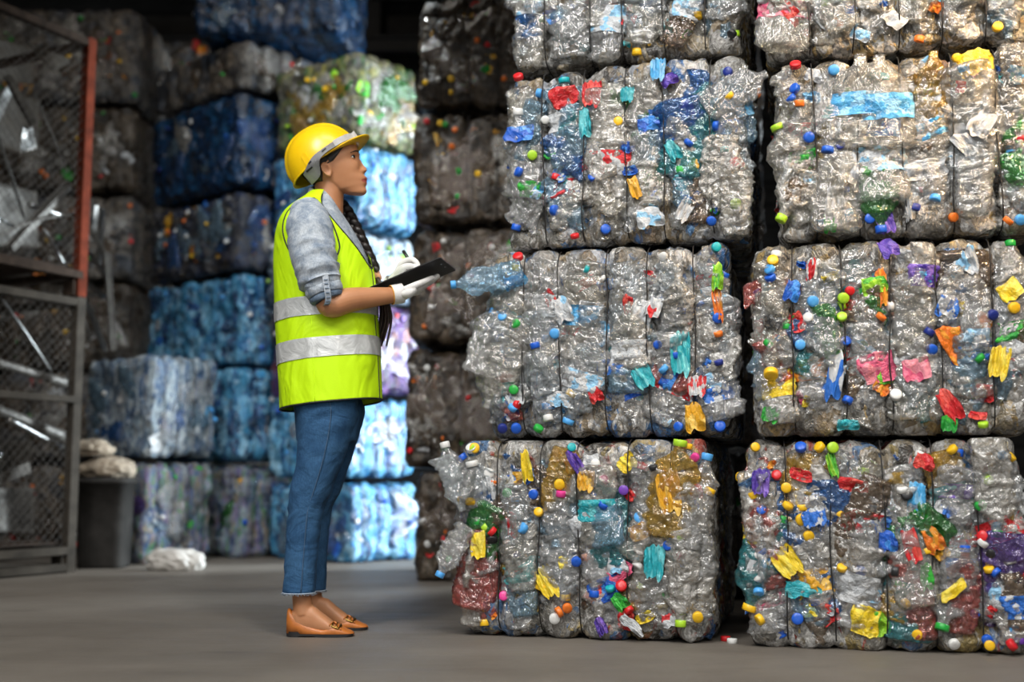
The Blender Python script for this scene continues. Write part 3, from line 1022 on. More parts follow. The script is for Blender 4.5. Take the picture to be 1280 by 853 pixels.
hero_caps(R3, [(966, 327, 'yellow'), (962, 338, 'sky'), (1054, 374, 'lime'), (1062, 365, 'red'), (1052, 397, 'lime'), (1000, 432, 'sky'), (1101, 397, 'orange'), (1016, 378, 'sky'), (1164, 438, 'blue'), (1222, 448, 'green'), (1240, 395, 'navy'), (1266, 386, 'yellow'), (1228, 541, 'lime'), (1119, 494, 'white'), (1010, 398, 'white'), (950, 430, 'green')])
hero_caps(R4, [(1001, 559, 'blue'), (1024, 559, 'yellow'), (1041, 560, 'lime'), (935, 559, 'yellow'), (971, 594, 'red'), (983, 610, 'yellow'), (985, 632, 'yellow'), (1002, 650, 'yellow'), (1011, 670, 'yellow'), (1189, 562, 'yellow'), (1234, 600, 'lime'), (1225, 632, 'green'), (1127, 612, 'white'), (1133, 618, 'black'), (1227, 670, 'red'), (1228, 678, 'white'), (1237, 692, 'black'), (1235, 711, 'yellow'), (1244, 716, 'blue'), (910, 719, 'white'), (943, 740, 'sky'), (904, 773, 'yellow'), (1076, 714, 'blue'), (1131, 754, 'yellow'), (1146, 793, 'yellow'), (1236, 808, 'yellow'), (1252, 570, 'sky'), (997, 773, 'blue'), (1192, 806, 'white'), (1264, 805, 'red')])
hero_bottles(L4, [(836, 600, 5, 13, 'amber', 'lime', None, 1.0), (857, 720, 182, 6, 'dusty', 'lime', None, 1.05)])
hero_bottles(R2, [(1066, 130, 0, 13, 'warm', None, 'sky', 1.0), (1110, 130, 0, 14, 'warm', None, 'sky', 1.0)])
hero_bottles(R4, [(1236, 585, 178, 5, 'dusty', 'green', None, 1.0)])
hero_bottles(L2, [(904, 216, 180, 13, 'dusty', None, None, .8), (940, 110, 60, 13, 'clear', None, None, .75), (925, 285, 0, 8, 'dusty', None, None, 1.0)])


def jut(bale, k, px, py, Y, ax_px, mat, cap, s):
    """A bottle that sticks out of the bale's left edge, its mouth towards ax_px."""
    q = P(px, py, Y)
    e = P(ax_px[0], ax_px[1], Y) - q
    e /= np.linalg.norm(e)
    rt = bale['root']
    a = -rt.rotation_euler.z
    Rm = np.array([[math.cos(a), -math.sin(a), 0], [math.sin(a), math.cos(a), 0], [0, 0, 1]])
    o = part('plastic_bottle', BOT[k]['me'], rt, CLEAR[mat], basis(Rm @ (q - np.array(rt.location)), Rm @ e, Rm @ np.array([0.05, -1, .1]) / 1.005, s))
    if cap:
        part('bottle_cap', BOT[k]['cap'], o, CAPS[cap])


jut(L3, 5, 609, 346, 3.90, (580, 352), 'ice', 'sky', .84)
jut(L4, 2, 561, 606, 3.93, (574, 650), 'cool', None, .95)
jut(L4, 3, 566, 688, 3.92, (551, 712), 'clear', 'sky', .9)
jut(L3, 1, 610, 430, 3.94, (622, 400), 'clear', 'sky', 1.1)
jut(L4, 1, 574, 572, 3.95, (568, 552), 'clear', 'white', 1.0)

for b_ in (L4, L3, L2, L1, R4, R3, R2, R1):
    settle(b_)

# ------------------------------------------------------------------ blurred bales behind
def back_bale(label, x, y, z, w, d, h, yaw, core, seed, group, nbits=(), name='plastic_bale', nw=4, bits='both', amp=1.3, nb=14):
    rg = np.random.default_rng(seed)
    root = thing(name, label, 'bale', (x, y, z), yaw, group)
    wires = [-w / 2 + w * (k + 1) / (nw + 1) for k in range(nw)]
    me = bale_body('pressed_plastic', w - .04, d - .04, h - .02, 0.06, 0.02, wires, seed, amp)
    b = part('pressed_plastic', me, root)
    b.material_slots[0].material = CORES[core]
    b['kind'] = 'stuff'
    bale = dict(root=root, dim=(w - .04, d - .04, h - .02))
    add_wires(root, w - .02, d - .03, h - .012, wires, seed=seed, out=0.004, rad=.0025)
    mats, caps = nbits
    if core in ('speckled', 'yellowgreen'):
        nb = 40
    for i in range(nb):
        fc = 'front' if (bits == 'front' or (bits == 'both' and rg.random() < .55)) else 'left'
        hw = (w if fc == 'front' else d) / 2 - .12
        k = int(rg.integers(len(LOW)))
        put_bottle(bale, LOW, k, fc, rg.uniform(-hw, hw), rg.uniform(.16, max(.17, h - .16)), rg.normal(0, .9), CLEAR[mats[int(rg.integers(len(mats)))]],
                   None, None, .012, rg.uniform(.8, 1.0))
    for i in range(int(nb * .45)):
        fc = 'front' if (bits == 'front' or (bits == 'both' and rg.random() < .5)) else 'left'
        hw = (w if fc == 'front' else d) / 2 - .04
        put_cap(bale, fc, rg.uniform(-hw, hw), rg.uniform(.05, h - .05), CAPS[caps[int(rg.integers(len(caps)))]], rg, -.006)
    inks = {'yellow': 'gold', 'white': 'white', 'blue': 'blue', 'navy': 'blue', 'red': 'red', 'orange': 'orange', 'green': 'green', 'lime': 'lime', 'sky': 'sky', 'purple': 'purple'}
    for i in range(int(nb * .8)):
        fc = 'front' if (bits == 'front' or (bits == 'both' and rg.random() < .5)) else 'left'
        hw = (w if fc == 'front' else d) / 2 - .08
        ww = rg.uniform(.04, .12)
        put_scrap(bale, fc, rg.uniform(-hw, hw), rg.uniform(.08, h - .08), ww, ww * rg.uniform(.5, 1.1), rg.uniform(-1.5, 1.5), FILM[inks[caps[int(rg.integers(len(caps)))]]], rg, .006)
    settle(bale)
    return bale


def corner_stack(px, Y, yaw_deg, w, d, levels, group, seed):
    """A stack of bales seen on edge: px, Y place the edge nearest the camera; levels are (height, core, label, bits)."""
    r = ray(px, 600)
    c = np.array([r[0] / r[1] * Y, Y])
    a = R(yaw_deg)
    off = np.array([[math.cos(a), -math.sin(a)], [math.sin(a), math.cos(a)]]) @ np.array([w / 2, d / 2])
    z = 0.0
    out = []
    rg = np.random.default_rng(seed)
    for i, (h, core, label, bits) in enumerate(levels):
        j = rg.uniform(-.02, .02, 2)
        out.append(back_bale(label, c[0] + off[0] + j[0], c[1] + off[1] + j[1], z, w, d, h, a + rg.uniform(-.03, .03), core, seed * 10 + i, group, bits))
        z += h + .012
    return out


BLUE = (('blue', 'ice', 'cool'), ('blue', 'white', 'sky'))
DARK = (('blue', 'dusty', 'brown'), ('navy', 'blue', 'white', 'yellow'))
MULTI = (('cool', 'ice', 'clear', 'green'), ('blue', 'white', 'yellow', 'green'))
BROWN = (('brown', 'brown', 'dusty'), ('red', 'green', 'white', 'orange', 'yellow'))
LIME = (('green', 'amber', 'dusty', 'warm'), ('lime', 'yellow', 'green', 'white'))

corner_stack(180, 7.15, 50, .54, .74, [
    (.62, 'confetti', 'bale of fine many coloured plastic at the bottom, behind the white bag', (('cool', 'ice', 'clear', 'violet'), ('blue', 'white', 'green'))),
    (.64, 'silver', 'silver and dark blue bale atop the confetti coloured bale beside the scrap cage', (('ice', 'cool', 'blue'), ('white', 'sky'))),
], 'short stack of bales beside the scrap cage', 61)
corner_stack(293, 7.7, 50, .78, 1.10, [
    (.61, 'confetti', 'mottled blue and grey bale on the floor just left of the jeans', MULTI),
    (.62, 'blue', 'bright blue bale just left of the jeans, second from the floor', BLUE),
    (.61, 'blue', 'blue bale behind the lower half of the vest, third from the floor', BLUE),
    (.54, 'speckled', 'dark bale speckled with yellow caps, behind the back of the vest', (('blue', 'dusty', 'ice'), ('yellow', 'white', 'orange', 'navy'))),
    (.66, 'darkblue', 'dark navy blue bale level with the hard hat, left of it', (('blue', 'ice', 'dusty'), ('navy', 'white'))),
    (.36, 'rubble', 'thin grey brown bale squeezed under the topmost dark blue bale', BROWN),
], 'tall bale stack behind the woman', 62)
b7 = corner_stack(215, 7.72, -4, 1.06, .9, [(.62, 'darkblue', 'topmost dark blue bale beneath the roof beams', (('blue', 'dusty', 'ice'), ('navy', 'white')))], 'tall bale stack behind the woman', 63)[0]
b7['root'].location.z = 3.472
corner_stack(437, 7.25, 50, .60, .85, [
    (.50, 'blue', 'light blue bale on the floor between the jeans and the dark stack', BLUE),
    (.51, 'blue', 'light blue bale, second from the floor, right of the jeans', BLUE),
    (.58, 'violet', 'violet bale just under the clipboard', (('violet', 'rose', 'cool'), ('purple', 'red', 'white'))),
    (.44, 'silver', 'sunlit pale blue bale right behind the writing hand', (('ice', 'cool', 'clear'), ('white', 'lime'))),
    (.54, 'blue', 'sunlit blue bale right of the woman\'s face', BLUE),
    (.58, 'yellowgreen', 'topmost yellow and green bale, right above the hard hat', LIME),
], 'sunlit bale stack right of the woman', 64)


def flat_stack(pxl, pxr, Y, yaw_deg, d, levels, group, seed, bits):
    a, b = ray(pxl, 600), ray(pxr, 600)
    xl, xr = a[0] / a[1] * Y, b[0] / b[1] * Y
    rg = np.random.default_rng(seed)
    z = 0.0
    for i, (h, core, label, dx) in enumerate(levels):
        w = xr - xl
        back_bale(label, (xl + xr) / 2 + dx, Y + d / 2 + rg.uniform(-.02, .02), z, w, d, h, R(yaw_deg) + rg.uniform(-.02, .02), core, seed * 10 + i, group, bits, bits='front', nb=26)
        z += h + .012


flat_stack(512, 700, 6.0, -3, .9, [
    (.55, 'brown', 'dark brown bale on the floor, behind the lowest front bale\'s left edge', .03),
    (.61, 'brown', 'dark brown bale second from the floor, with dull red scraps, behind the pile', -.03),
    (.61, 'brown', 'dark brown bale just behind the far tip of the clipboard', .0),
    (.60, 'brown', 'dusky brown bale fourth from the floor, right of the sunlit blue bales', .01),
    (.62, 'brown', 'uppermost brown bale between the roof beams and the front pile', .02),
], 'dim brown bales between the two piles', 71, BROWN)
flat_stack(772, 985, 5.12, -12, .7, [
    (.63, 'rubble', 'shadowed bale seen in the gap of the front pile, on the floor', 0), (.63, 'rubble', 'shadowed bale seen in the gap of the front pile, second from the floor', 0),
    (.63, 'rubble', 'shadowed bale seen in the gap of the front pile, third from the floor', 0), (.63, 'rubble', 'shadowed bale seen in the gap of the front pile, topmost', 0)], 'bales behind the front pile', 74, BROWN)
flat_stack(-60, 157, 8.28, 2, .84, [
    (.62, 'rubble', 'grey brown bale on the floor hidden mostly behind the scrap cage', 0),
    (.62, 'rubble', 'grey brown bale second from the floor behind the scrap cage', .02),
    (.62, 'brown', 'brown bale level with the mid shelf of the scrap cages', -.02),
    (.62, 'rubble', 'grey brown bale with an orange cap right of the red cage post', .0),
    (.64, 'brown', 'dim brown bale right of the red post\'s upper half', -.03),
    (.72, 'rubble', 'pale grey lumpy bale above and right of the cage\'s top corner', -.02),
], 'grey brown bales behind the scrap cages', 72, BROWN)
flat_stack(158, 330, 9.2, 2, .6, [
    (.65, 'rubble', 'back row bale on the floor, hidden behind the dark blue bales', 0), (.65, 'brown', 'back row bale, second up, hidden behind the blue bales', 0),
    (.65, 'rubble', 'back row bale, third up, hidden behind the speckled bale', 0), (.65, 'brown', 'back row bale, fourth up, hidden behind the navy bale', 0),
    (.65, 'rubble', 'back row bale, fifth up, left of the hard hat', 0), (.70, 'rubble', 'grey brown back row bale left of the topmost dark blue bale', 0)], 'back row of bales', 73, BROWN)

# ------------------------------------------------------------------ mesh cages full of metal scrap
RUST = simple('red_rusty_paint', (0.15, 0.030, 0.014), 0.8, 0, 0.5, 14, 0.3, .12)
GREYST = simple('grey_weathered_steel', (0.055, 0.047, 0.038), 0.8, 0, 0.45, 12, 0.3, .15)
BROWNST = simple('brown_rusty_steel', (0.045, 0.031, 0.023), 0.8, 0, 0.5, 18, 0.3, .15)
MESHW = simple('dull_mesh_wire', (0.07, 0.062, 0.055), 0.6, 0.5)
ALU = simple('scrap_aluminium', (0.42, 0.42, 0.41), 0.32, 1.0, 0.3, 20, 0.3)
ALUD = simple('dirty_aluminium', (0.17, 0.16, 0.145), 0.5, 0.4, 0.45, 16, 0.4)
SHEETM = simple('dusty_sheet_metal', (0.055, 0.046, 0.036), 0.6, 0.3, 0.4, 9, 0.4)


def beam_box(m, a, b, sx, sy, roll=0.0):
    a, b = Vector(a), Vector(b)
    q = (b - a).to_track_quat('Z', 'Y').to_matrix().to_4x4() @ Matrix.Rotation(roll, 4, 'Z')
    return m.box((a + b) / 2, (sx, sy, (b - a).length), q)


CL, CDp = 1.5, 1.0            # cage length along the near face, depth
CY_ = R(-27) + math.pi / 2    # direction of the near face, away from the camera


def cage(label, z0, z1, post, rail, group, midz=None):
    """local frame: x runs along the visible mesh face towards its far end (x = 0), y to the inside."""
    root = thing('mesh_cage', label, 'cage', (CX0, CY0, z0), R(63), group)
    H = z1 - z0
    b = .055
    for x, y in ((0, 0), (-CL, 0), (0, CDp), (-CL, CDp)):
        m = MB()
        m.box((x, y, H / 2), (b, .012, H)).box((x - b / 2 * (1 if x == 0 else -1) * -1 * 0 , y, H / 2), (b, b, H * .999))
        part('post', MB().box((x, y, H / 2), (b, b, H)).build('post', post, False), root)
    for zz, hh, nm in ((.12, .06, 'bottom_rail'), (H - .03, .05, 'top_rail')):
        for p, q in (((-CL, 0), (0, 0)), ((-CL, CDp), (0, CDp)), ((0, 0), (0, CDp)), ((-CL, 0), (-CL, CDp))):
            m = MB()
            beam_box(m, (*p, zz), (*q, zz), hh, .04)
            part(nm, m.build(nm, rail, False), root)
    if midz:
        m = MB()
        beam_box(m, (-CL, 0, midz), (0, 0, midz), .07, .035)
        part('middle_rail', m.build('middle_rail', rail, False), root)
        m = MB()
        beam_box(m, (-CL, 0, .03), (0, 0, .03), .05, .04)
        part('skid', m.build('skid', rail, False), root)
    for x in (-.02, -CL + .02, -CL / 2):
        part('foot', MB().box((x, .03, .045), (.06, .08, .085)).build('foot', rail, False), root)
    part('floor_plate', MB().box((-CL / 2, CDp / 2, .16), (CL - .06, CDp - .06, .012)).build('floor_plate', BROWNST, False), root)
    # diamond wire on the near face and the back
    for y in (-.004, CDp + .004):
        m = MB()
        pz0, pz1 = .15, H - .05
        s = .055
        n = int((CL + pz1 - pz0) / s)
        for k in range(n):
            for sg in (1, -1):
                c = k * s
                pts = []
                x0 = max(0, c - (pz1 - pz0))
                x1 = min(CL, c)
                if x1 - x0 < .02:
                    continue
                za, zb = c - x0, c - x1
                X0, X1 = (-x0, -x1) if sg > 0 else (-CL + x0, -CL + x1)
                m.tube([(X0, y, pz0 + za), (X1, y, pz0 + zb)], .0016, 4, caps=False)
        part('wire_mesh', m.build('wire_mesh', MESHW), root)
    return root


pb = P(84, 716, 6.6)
CX0, CY0 = pb[0], pb[1]
zmid = P(100, 372, 6.6)[2]
ztop = P(112, 49, 6.6)[2]
lower = cage('grey lower mesh cage standing on the floor, with a middle rail', 0.0, zmid, GREYST, GREYST, 'stacked scrap cages', P(100, 500, 6.6)[2])
upper = cage('upper mesh cage with a rust red corner post, stacked on the grey cage', zmid + .004, ztop, RUST, BROWNST, 'stacked scrap cages')
ca, sa = math.cos(R(63)), math.sin(R(63))


def cw(x, y, z):
    return np.array([CX0 + ca * x - sa * y, CY0 + sa * x + ca * y, z])


def strip(label, a, b, w, t, roll, mat, group, kind='flat', bend=0.0, nrm=None):
    """A length of scrap profile between two world points."""
    a, b = np.array(a), np.array(b)
    c = (a + b) / 2
    m = MB()
    L = np.linalg.norm(b - a)
    n = 12
    pts = np.stack([np.zeros(n), bend * np.sin(np.linspace(0, math.pi, n)), np.linspace(-L / 2, L / 2, n)], 1)
    if kind == 'tube':
        m.tube(pts, w / 2, 10)
    else:
        rings = []
        if kind == 'channel':
            prof = [(-w / 2, -t), (w / 2, -t), (w / 2, w * .45), (w / 2 - t, w * .45), (w / 2 - t, 0), (-w / 2 + t, 0), (-w / 2 + t, w * .45), (-w / 2, w * .45)]
        else:
            prof = [(-w / 2, -t / 2), (w / 2, -t / 2), (w / 2, t / 2), (-w / 2, t / 2)]
        for i, q in enumerate(pts):
            tw = 0.10 * math.sin(i * .5 + w * 50)
            cr, sr = math.cos(tw), math.sin(tw)
            rings.append(np.array([(q[0] + u * cr - v * sr, q[1] + u * sr + v * cr, q[2]) for u, v in prof]))
        m.add(*loft(rings))
    nm = {'tube': 'metal_tube', 'channel': 'metal_channel', 'flat': 'metal_strip'}[kind]
    o = part(nm, m.build(nm, mat, kind == 'tube'))
    q = Vector(b - a).to_track_quat('Z', 'Y').to_matrix().to_4x4() @ Matrix.Rotation(roll, 4, 'Z')
    if nrm is not None:
        zz = Vector(b - a).normalized()
        yy = Vector(nrm).normalized()
        xx = yy.cross(zz).normalized()
        q = Matrix((xx, zz.cross(xx), zz)).transposed().to_4x4()
    q.translation = Vector(c)
    o.matrix_basis = q
    return tag(o, label, 'scrap metal', group)


def sheet(label, pts4, mat, group, seed, th=.004, bow=.03):
    p = [np.array(q) for q in pts4]
    n = 14
    u, v = np.meshgrid(np.linspace(0, 1, n), np.linspace(0, 1, n))
    u, v = u.ravel()[:, None], v.ravel()[:, None]
    g = p[0] * (1 - u) * (1 - v) + p[1] * u * (1 - v) + p[2] * u * v + p[3] * (1 - u) * v
    nr = np.cross(p[1] - p[0], p[3] - p[0])
    nr /= np.linalg.norm(nr)
    dd = bow * vnoise(g * 5 + seed, seed) + .012 * ridge(g * 11 + seed, seed)
    g = g + nr * dd[:, None]
    c = g.mean(0)
    f = [(j * n + i, j * n + i + 1, (j + 1) * n + i + 1, (j + 1) * n + i) for j in range(n - 1) for i in range(n - 1)]
    N = n * n
    q = g - nr * th
    f2 = [tuple(N + i for i in reversed(t)) for t in f]
    rim = [j * n for j in range(n)], [j * n + n - 1 for j in range(n)], list(range(n)), [(n - 1) * n + i for i in range(n)]
    f3 = [(e[i], e[i + 1], N + e[i + 1], N + e[i]) for e in rim for i in range(n - 1)]
    o = part('sheet_metal', mesh('sheet_metal', np.vstack([g, q]) - c, f + f2 + f3, mat))
    o.location = c
    return tag(o, label, 'scrap metal', group)


def pin(px, py, yin):
    """World point inside the cage seen at a pixel: yin metres behind the mesh face."""
    d = ray(px, py)
    n = np.array([-sa, ca, 0])
    o = np.array([CX0, CY0, 0]) + n * yin
    t = ((o - CAM) @ n) / (d @ n)
    return CAM + d * t


GU, GL_ = 'aluminium scrap in the upper cage', 'aluminium scrap in the lower cage'
sheet('tan sheet metal panel at the top of the upper cage', [pin(-20, 100, .95), pin(40, 106, .95), pin(42, 60, .95), pin(-20, 44, .95)], SHEETM, GU, 3, bow=.015)
sheet('dark triangular sheet hanging below the upper cage\'s top corner', [pin(35, 52, .18), pin(88, 74, .18), pin(86, 80, .18), pin(62, 88, .2)], GREYST, GU, 4)
sheet('bent grey sheet behind the mesh in the middle of the upper cage', [pin(-20, 180, .88), pin(48, 200, .88), pin(52, 124, .88), pin(-20, 110, .88)], SHEETM, GU, 5, bow=.015)
sheet('large dull sheet low in the upper cage', [pin(-20, 306, .90), pin(48, 310, .90), pin(48, 240, .90), pin(-20, 225, .90)], ALUD, GU, 6, bow=.02)
sheet('small bright crumpled foil sheet in the upper cage', [pin(24, 192, .1), pin(46, 186, .1), pin(40, 160, .12), pin(28, 158, .12)], ALU, GU, 7, bow=.05)
strip('bright edge strip slanting down the left of the upper cage', pin(-2, 170, .08), pin(30, 272, .08), .03, .004, .3, ALU, GU)
strip('long pale bar crossing the upper cage from low left to the red post', pin(12, 312, .1), pin(84, 234, .1), .05, .012, .2, ALUD, GU, 'channel')
strip('short shiny tube lying level low in the upper cage', pin(36, 256, .17), pin(78, 270, .17), .032, .01, 0, ALU, GU, 'tube')
strip('dark bar slanting from the upper left in the upper cage', pin(8, 96, .1), pin(40, 156, .1), .05, .01, .4, GREYST, GU, 'channel')
strip('dark strip down the middle of the upper cage', pin(44, 118, .09), pin(84, 216, .09), .035, .006, .6, ALUD, GU)
strip('thin shiny rod in the lower right of the upper cage', pin(54, 286, .12), pin(80, 330, .12), .02, .006, .2, ALU, GU, 'tube')
strip('thin level rod along the bottom of the upper cage', pin(-10, 300, .06), pin(96, 268, .06), .016, .004, 0, ALUD, GU, 'tube', .03)
rs = np.random.default_rng(8)


def tangle(n, ys, label, group, zlo, zhi, a0, a1):
    """lengths lying every which way, each in its own layer of depth"""
    for k in range(n):
        yin = .20 + .62 * k / n
        x = rs.uniform(-1.2, -.25)
        z = rs.uniform(zlo, zhi)
        ang = rs.uniform(a0, a1)
        L = rs.uniform(.25, .6)
        dx, dz = math.cos(ang) * L / 2, math.sin(ang) * L / 2
        za, zb = min(max(z - dz, zlo), zhi), min(max(z + dz, zlo), zhi)
        if abs(za - zb) < .02 and abs(dx) < .05:
            dx = .15
        a, b = cw(min(x - dx, -.06), yin, za), cw(min(x + dx, -.06), yin, zb)
        kd = ['flat', 'flat', 'tube', 'flat', 'channel'][k % 5]
        strip(label, a, b, rs.uniform(.03, .085) if kd == 'flat' else rs.uniform(.014, .024), .004, 0, [ALUD, ALU, ALUD, SHEETM, ALU, ALU, ALUD][k % 7], group, kd, 0, (-sa, ca, 0))


tangle(34, 0, 'tangled scrap metal length deep inside the upper cage', GU, zmid + .25, ztop - .12, -1.2, 1.2)
strip('long bright strip slanting down the left of the lower cage', pin(2, 374, .08), pin(62, 462, .08), .035, .006, .2, ALU, GL_)
strip('grey tube slanting across under the bright strip in the lower cage', pin(-10, 452, .14), pin(86, 480, .14), .05, .01, 0, ALUD, GL_, 'tube')
strip('grey tube just under the lower cage\'s middle rail', pin(-10, 510, .16), pin(80, 546, .16), .06, .01, 0, ALUD, GL_, 'tube')
strip('shiny tube ending below the middle rail of the lower cage', pin(10, 524, .09), pin(78, 560, .08), .03, .01, 0, ALU, GL_, 'tube')
tangle(36, 0, 'tangled scrap metal length in the heap of the lower cage', GL_, .24, .72, -.2, .8)
sheet('crumpled dull sheet at the bottom of the lower cage', [pin(-30, 664, .86), pin(46, 666, .86), pin(44, 610, .86), pin(-30, 610, .86)], ALUD, GL_, 12, bow=.09)
sheet('crumpled dark sheet above the heap of the lower cage', [pin(-30, 600, .93), pin(44, 598, .93), pin(46, 550, .93), pin(-30, 560, .93)], SHEETM, GL_, 13, bow=.08)
GO = 'strips poking out behind the cages'
Yk = 7.36
for lab, a, b, wd, mt in (
        ('upright pale strip furthest right of the red post', (133, 316), (141, 438), .035, ALUD),
        ('upper slanted strip right of the red post', (104, 270), (132, 320), .03, ALUD),
        ('short upright shiny strip right of the red post', (121, 258), (116, 296), .03, ALU),
        ('upright strip beside the short shiny strip', (128, 262), (124, 330), .03, ALU),
        ('slanted strip in the middle right of the red post', (100, 300), (134, 350), .025, ALU),
        ('bright slanted strip beside the red post\'s foot', (98, 346), (130, 372), .035, ALU),
        ('yellowish bright strip, upper of the pair below the red post', (98, 352), (131, 440), .03, ALU),
        ('yellowish bright strip, lower of the pair below the red post', (96, 366), (116, 392), .028, ALU)):
    Yk += .05
    strip(lab, P(*a, Yk), P(*b, Yk - .02), wd, .008, .4, mt, GO, 'channel')
sup = []

# ------------------------------------------------------------------ bin, sacks and bag at the foot of the cage
BINM = simple('dark_grey_bin_plastic', (0.028, 0.026, 0.024), 0.85, 0, 0.4, 10, 0.2, .12)
p0, p1 = P(92, 712, 6.9), P(153, 712, 6.9)
bw = p1[0] - p0[0]
bh = P(120, 598, 7.0)[2]
root = thing('storage_bin', 'dark grey bin on the floor beside the cage, topped with sacks', 'bin', ((p0[0] + p1[0]) / 2, 7.0, 0), R(4))
rings = []
for z, s in ((0, .90), (.02, .93), (bh * .5, .97), (bh - .04, 1.0), (bh - .04, 1.06), (bh, 1.07), (bh, 1.0), (.06, .9)):
    a = np.linspace(0, 2 * math.pi, 40, endpoint=False)
    cx = np.sign(np.cos(a)) * np.abs(np.cos(a)) ** .35 * bw / 2 * s
    cy = np.sign(np.sin(a)) * np.abs(np.sin(a)) ** .35 * .14 * s
    rings.append(np.stack([cx, cy, np.full(40, z)], 1))
part('bin_body', mesh('bin_body', *loft(rings), BINM), root)
part('rim', MB().tube([(x, y, bh - .02) for x, y in zip(rings[4][list(range(40)) + [0], 0], rings[4][list(range(40)) + [0], 1])], .012, 6, caps=False).build('rim', BINM), root)


def sack(name, label, c, s, mat, seed, cat='sack', flat=.0):
    bm = bmesh.new()
    bmesh.ops.create_icosphere(bm, subdivisions=5, radius=1.0)
    v = np.array([q.co[:] for q in bm.verts])
    f = [[q.index for q in g.verts] for g in bm.faces]
    bm.free()
    d = 1 + .16 * vnoise(v * 1.6 + seed, seed) + .09 * ridge(v * 3.2 + seed, seed + 1) + .04 * ridge(v * 7 + seed, seed + 2)
    v = v * d[:, None] * np.array(s)
    v[:, 2] = np.maximum(v[:, 2], -s[2] * .62) + s[2] * .62
    o = part(name, mesh(name, v, f, mat))
    o.location = c
    return tag(o, label, cat)


SACKM = simple('dusty_beige_sacking', (0.26, 0.21, 0.155), 0.8, 0, 0.4, 14, 0.5)
s1 = sack('sack', 'wide dusty beige sack lying on the dark bin', ((p0[0] + p1[0]) / 2 + .0, 6.99, bh + .002), (.155, .12, .072), SACKM, 5)
s2 = sack('sack', 'smaller beige sack on top of the wide sack, against the cage', (P(114, 560, 6.95)[0], 7.0, bh + .128), (.11, .10, .06), SACKM, 9)
WBAG = simple('crumpled_white_plastic', (0.55, 0.52, 0.48), 0.45, 0, 0.2, 12, 0.4)
g = G(219, 713)
sack('plastic_bag', 'crumpled whitish plastic bag on the floor before the confetti coloured bale', (g[0], g[1], 0), (.15, .10, .075), WBAG, 15, 'bag')
rg_ = np.random.default_rng(3)
for px, py, col, lab in ((913, 803, 'white', 'white bottle cap on the floor in the gap of the pile'), (905, 800, 'red', 'red bottle cap on the floor beside the white cap')):
    q = G(px, py)
    o = part('bottle_cap', LCAP, None, CAPS[col])
    o.location = (q[0], q[1] - .03, .0085)
    tag(o, lab, 'cap', 'fallen caps')

# ------------------------------------------------------------------ the woman
Y0 = 4.03
ROOT = np.array([P(392, 793, Y0)[0], Y0, 0.0])
woman = thing('person', 'woman in yellow hard hat and hi-vis vest writing on a clipboard', 'person', ROOT)


def Q(px, py, dy=0.0):
    return P(px, py, Y0 + dy) - ROOT


def cloth(name, base, rough=0.8, fib=220, fs=0.25, wr=7, ws=0.5, dark=0.7, stretch=(1, 1, 1), wd=0.02):
    t = NT(name)
    co = t.coords()
    f = t.noise(co, fib, 2, .6)
    wv = t.noise(t.coords(stretch), wr, 3, .55, .8)
    c = t.mixc(t.ramp(f, [(.3, (0, 0, 0)), (.7, (1, 1, 1))]), tuple(q * dark for q in base), base)
    b1 = t.bump(wv, ws, wd)
    b = t.bsdf(Base_Color=c, Roughness=rough, Normal=t.bump(f, fs, .002, b1))
    b.inputs['Specular IOR Level'].default_value = .25
    return t.done(b)


def skin_mat():
    t = NT('skin')
    co = t.coords()
    n = t.noise(co, 9, 3)
    c = t.ramp(n, [(.3, (0.43, 0.185, 0.082)), (.7, (0.53, 0.245, 0.118))])
    f = t.noise(co, 260, 2)
    la = t.n('Attribute', {'attribute_name': 'lip'})
    c = t.mixc((la, 2), c, (0.36, 0.075, 0.055))
    b = t.bsdf(Base_Color=c, Roughness=.48, Normal=t.bump(f, .08, .001))
    b.inputs['Subsurface Weight'].default_value = .12
    b.inputs['Subsurface Radius'].default_value = (.012, .005, .003)
    b.inputs['Subsurface Scale'].default_value = 1.0
    return t.done(b)


SKIN = skin_mat()
HAIR = simple('dark_brown_hair', (0.016, 0.011, 0.009), .38, 0, .5, 90, .5)
VEST = cloth('hi_vis_lime_fabric', (0.60, 0.93, 0.006), .62, 420, .15, 6, .8, .93, (1, 1, .6), .035)
TAPE = None


def tape_mat():
    t = NT('silver_reflective_tape')
    co = t.coords()
    ck = t.n('TexBrick', None, Scale=70.0)
    t.t.links.new(co.outputs[0], ck.inputs['Vector'])
    n = t.noise(co, 18, 3, .6, 1)
    c = t.ramp(n, [(.3, (0.50, 0.51, 0.50)), (.7, (0.80, 0.81, 0.80))])
    b = t.bsdf(Base_Color=c, Roughness=.32, Metallic=.25, Normal=t.bump(n, .5, .01))
    return t.done(b)


TAPE = tape_mat()
PIPE = simple('black_piping', (0.012, 0.013, 0.012), .6)


def denim_mat(name, lo, hi, nscale=26, wr=6):
    t = NT(name)
    co = t.coords()
    n1 = t.noise(co, nscale, 5, .7, .5)
    tw = t.noise(t.coords((1, 1, .25)), 300, 2)
    c = t.ramp(n1, [(.32, lo), (.68, hi)])
    c2 = t.mixc(.35, c, t.ramp(tw, [(.3, (.45,) * 3), (.7, (1.25,) * 3)]), 'MULTIPLY')
    wv = t.noise(t.coords((1, 1, 1.6)), wr, 4, .6, 1.0)
    b = t.bsdf(Base_Color=c2, Roughness=.85, Normal=t.bump(tw, .25, .002, t.bump(wv, .5, .025)))
    b.inputs['Specular IOR Level'].default_value = .2
    return t.done(b)


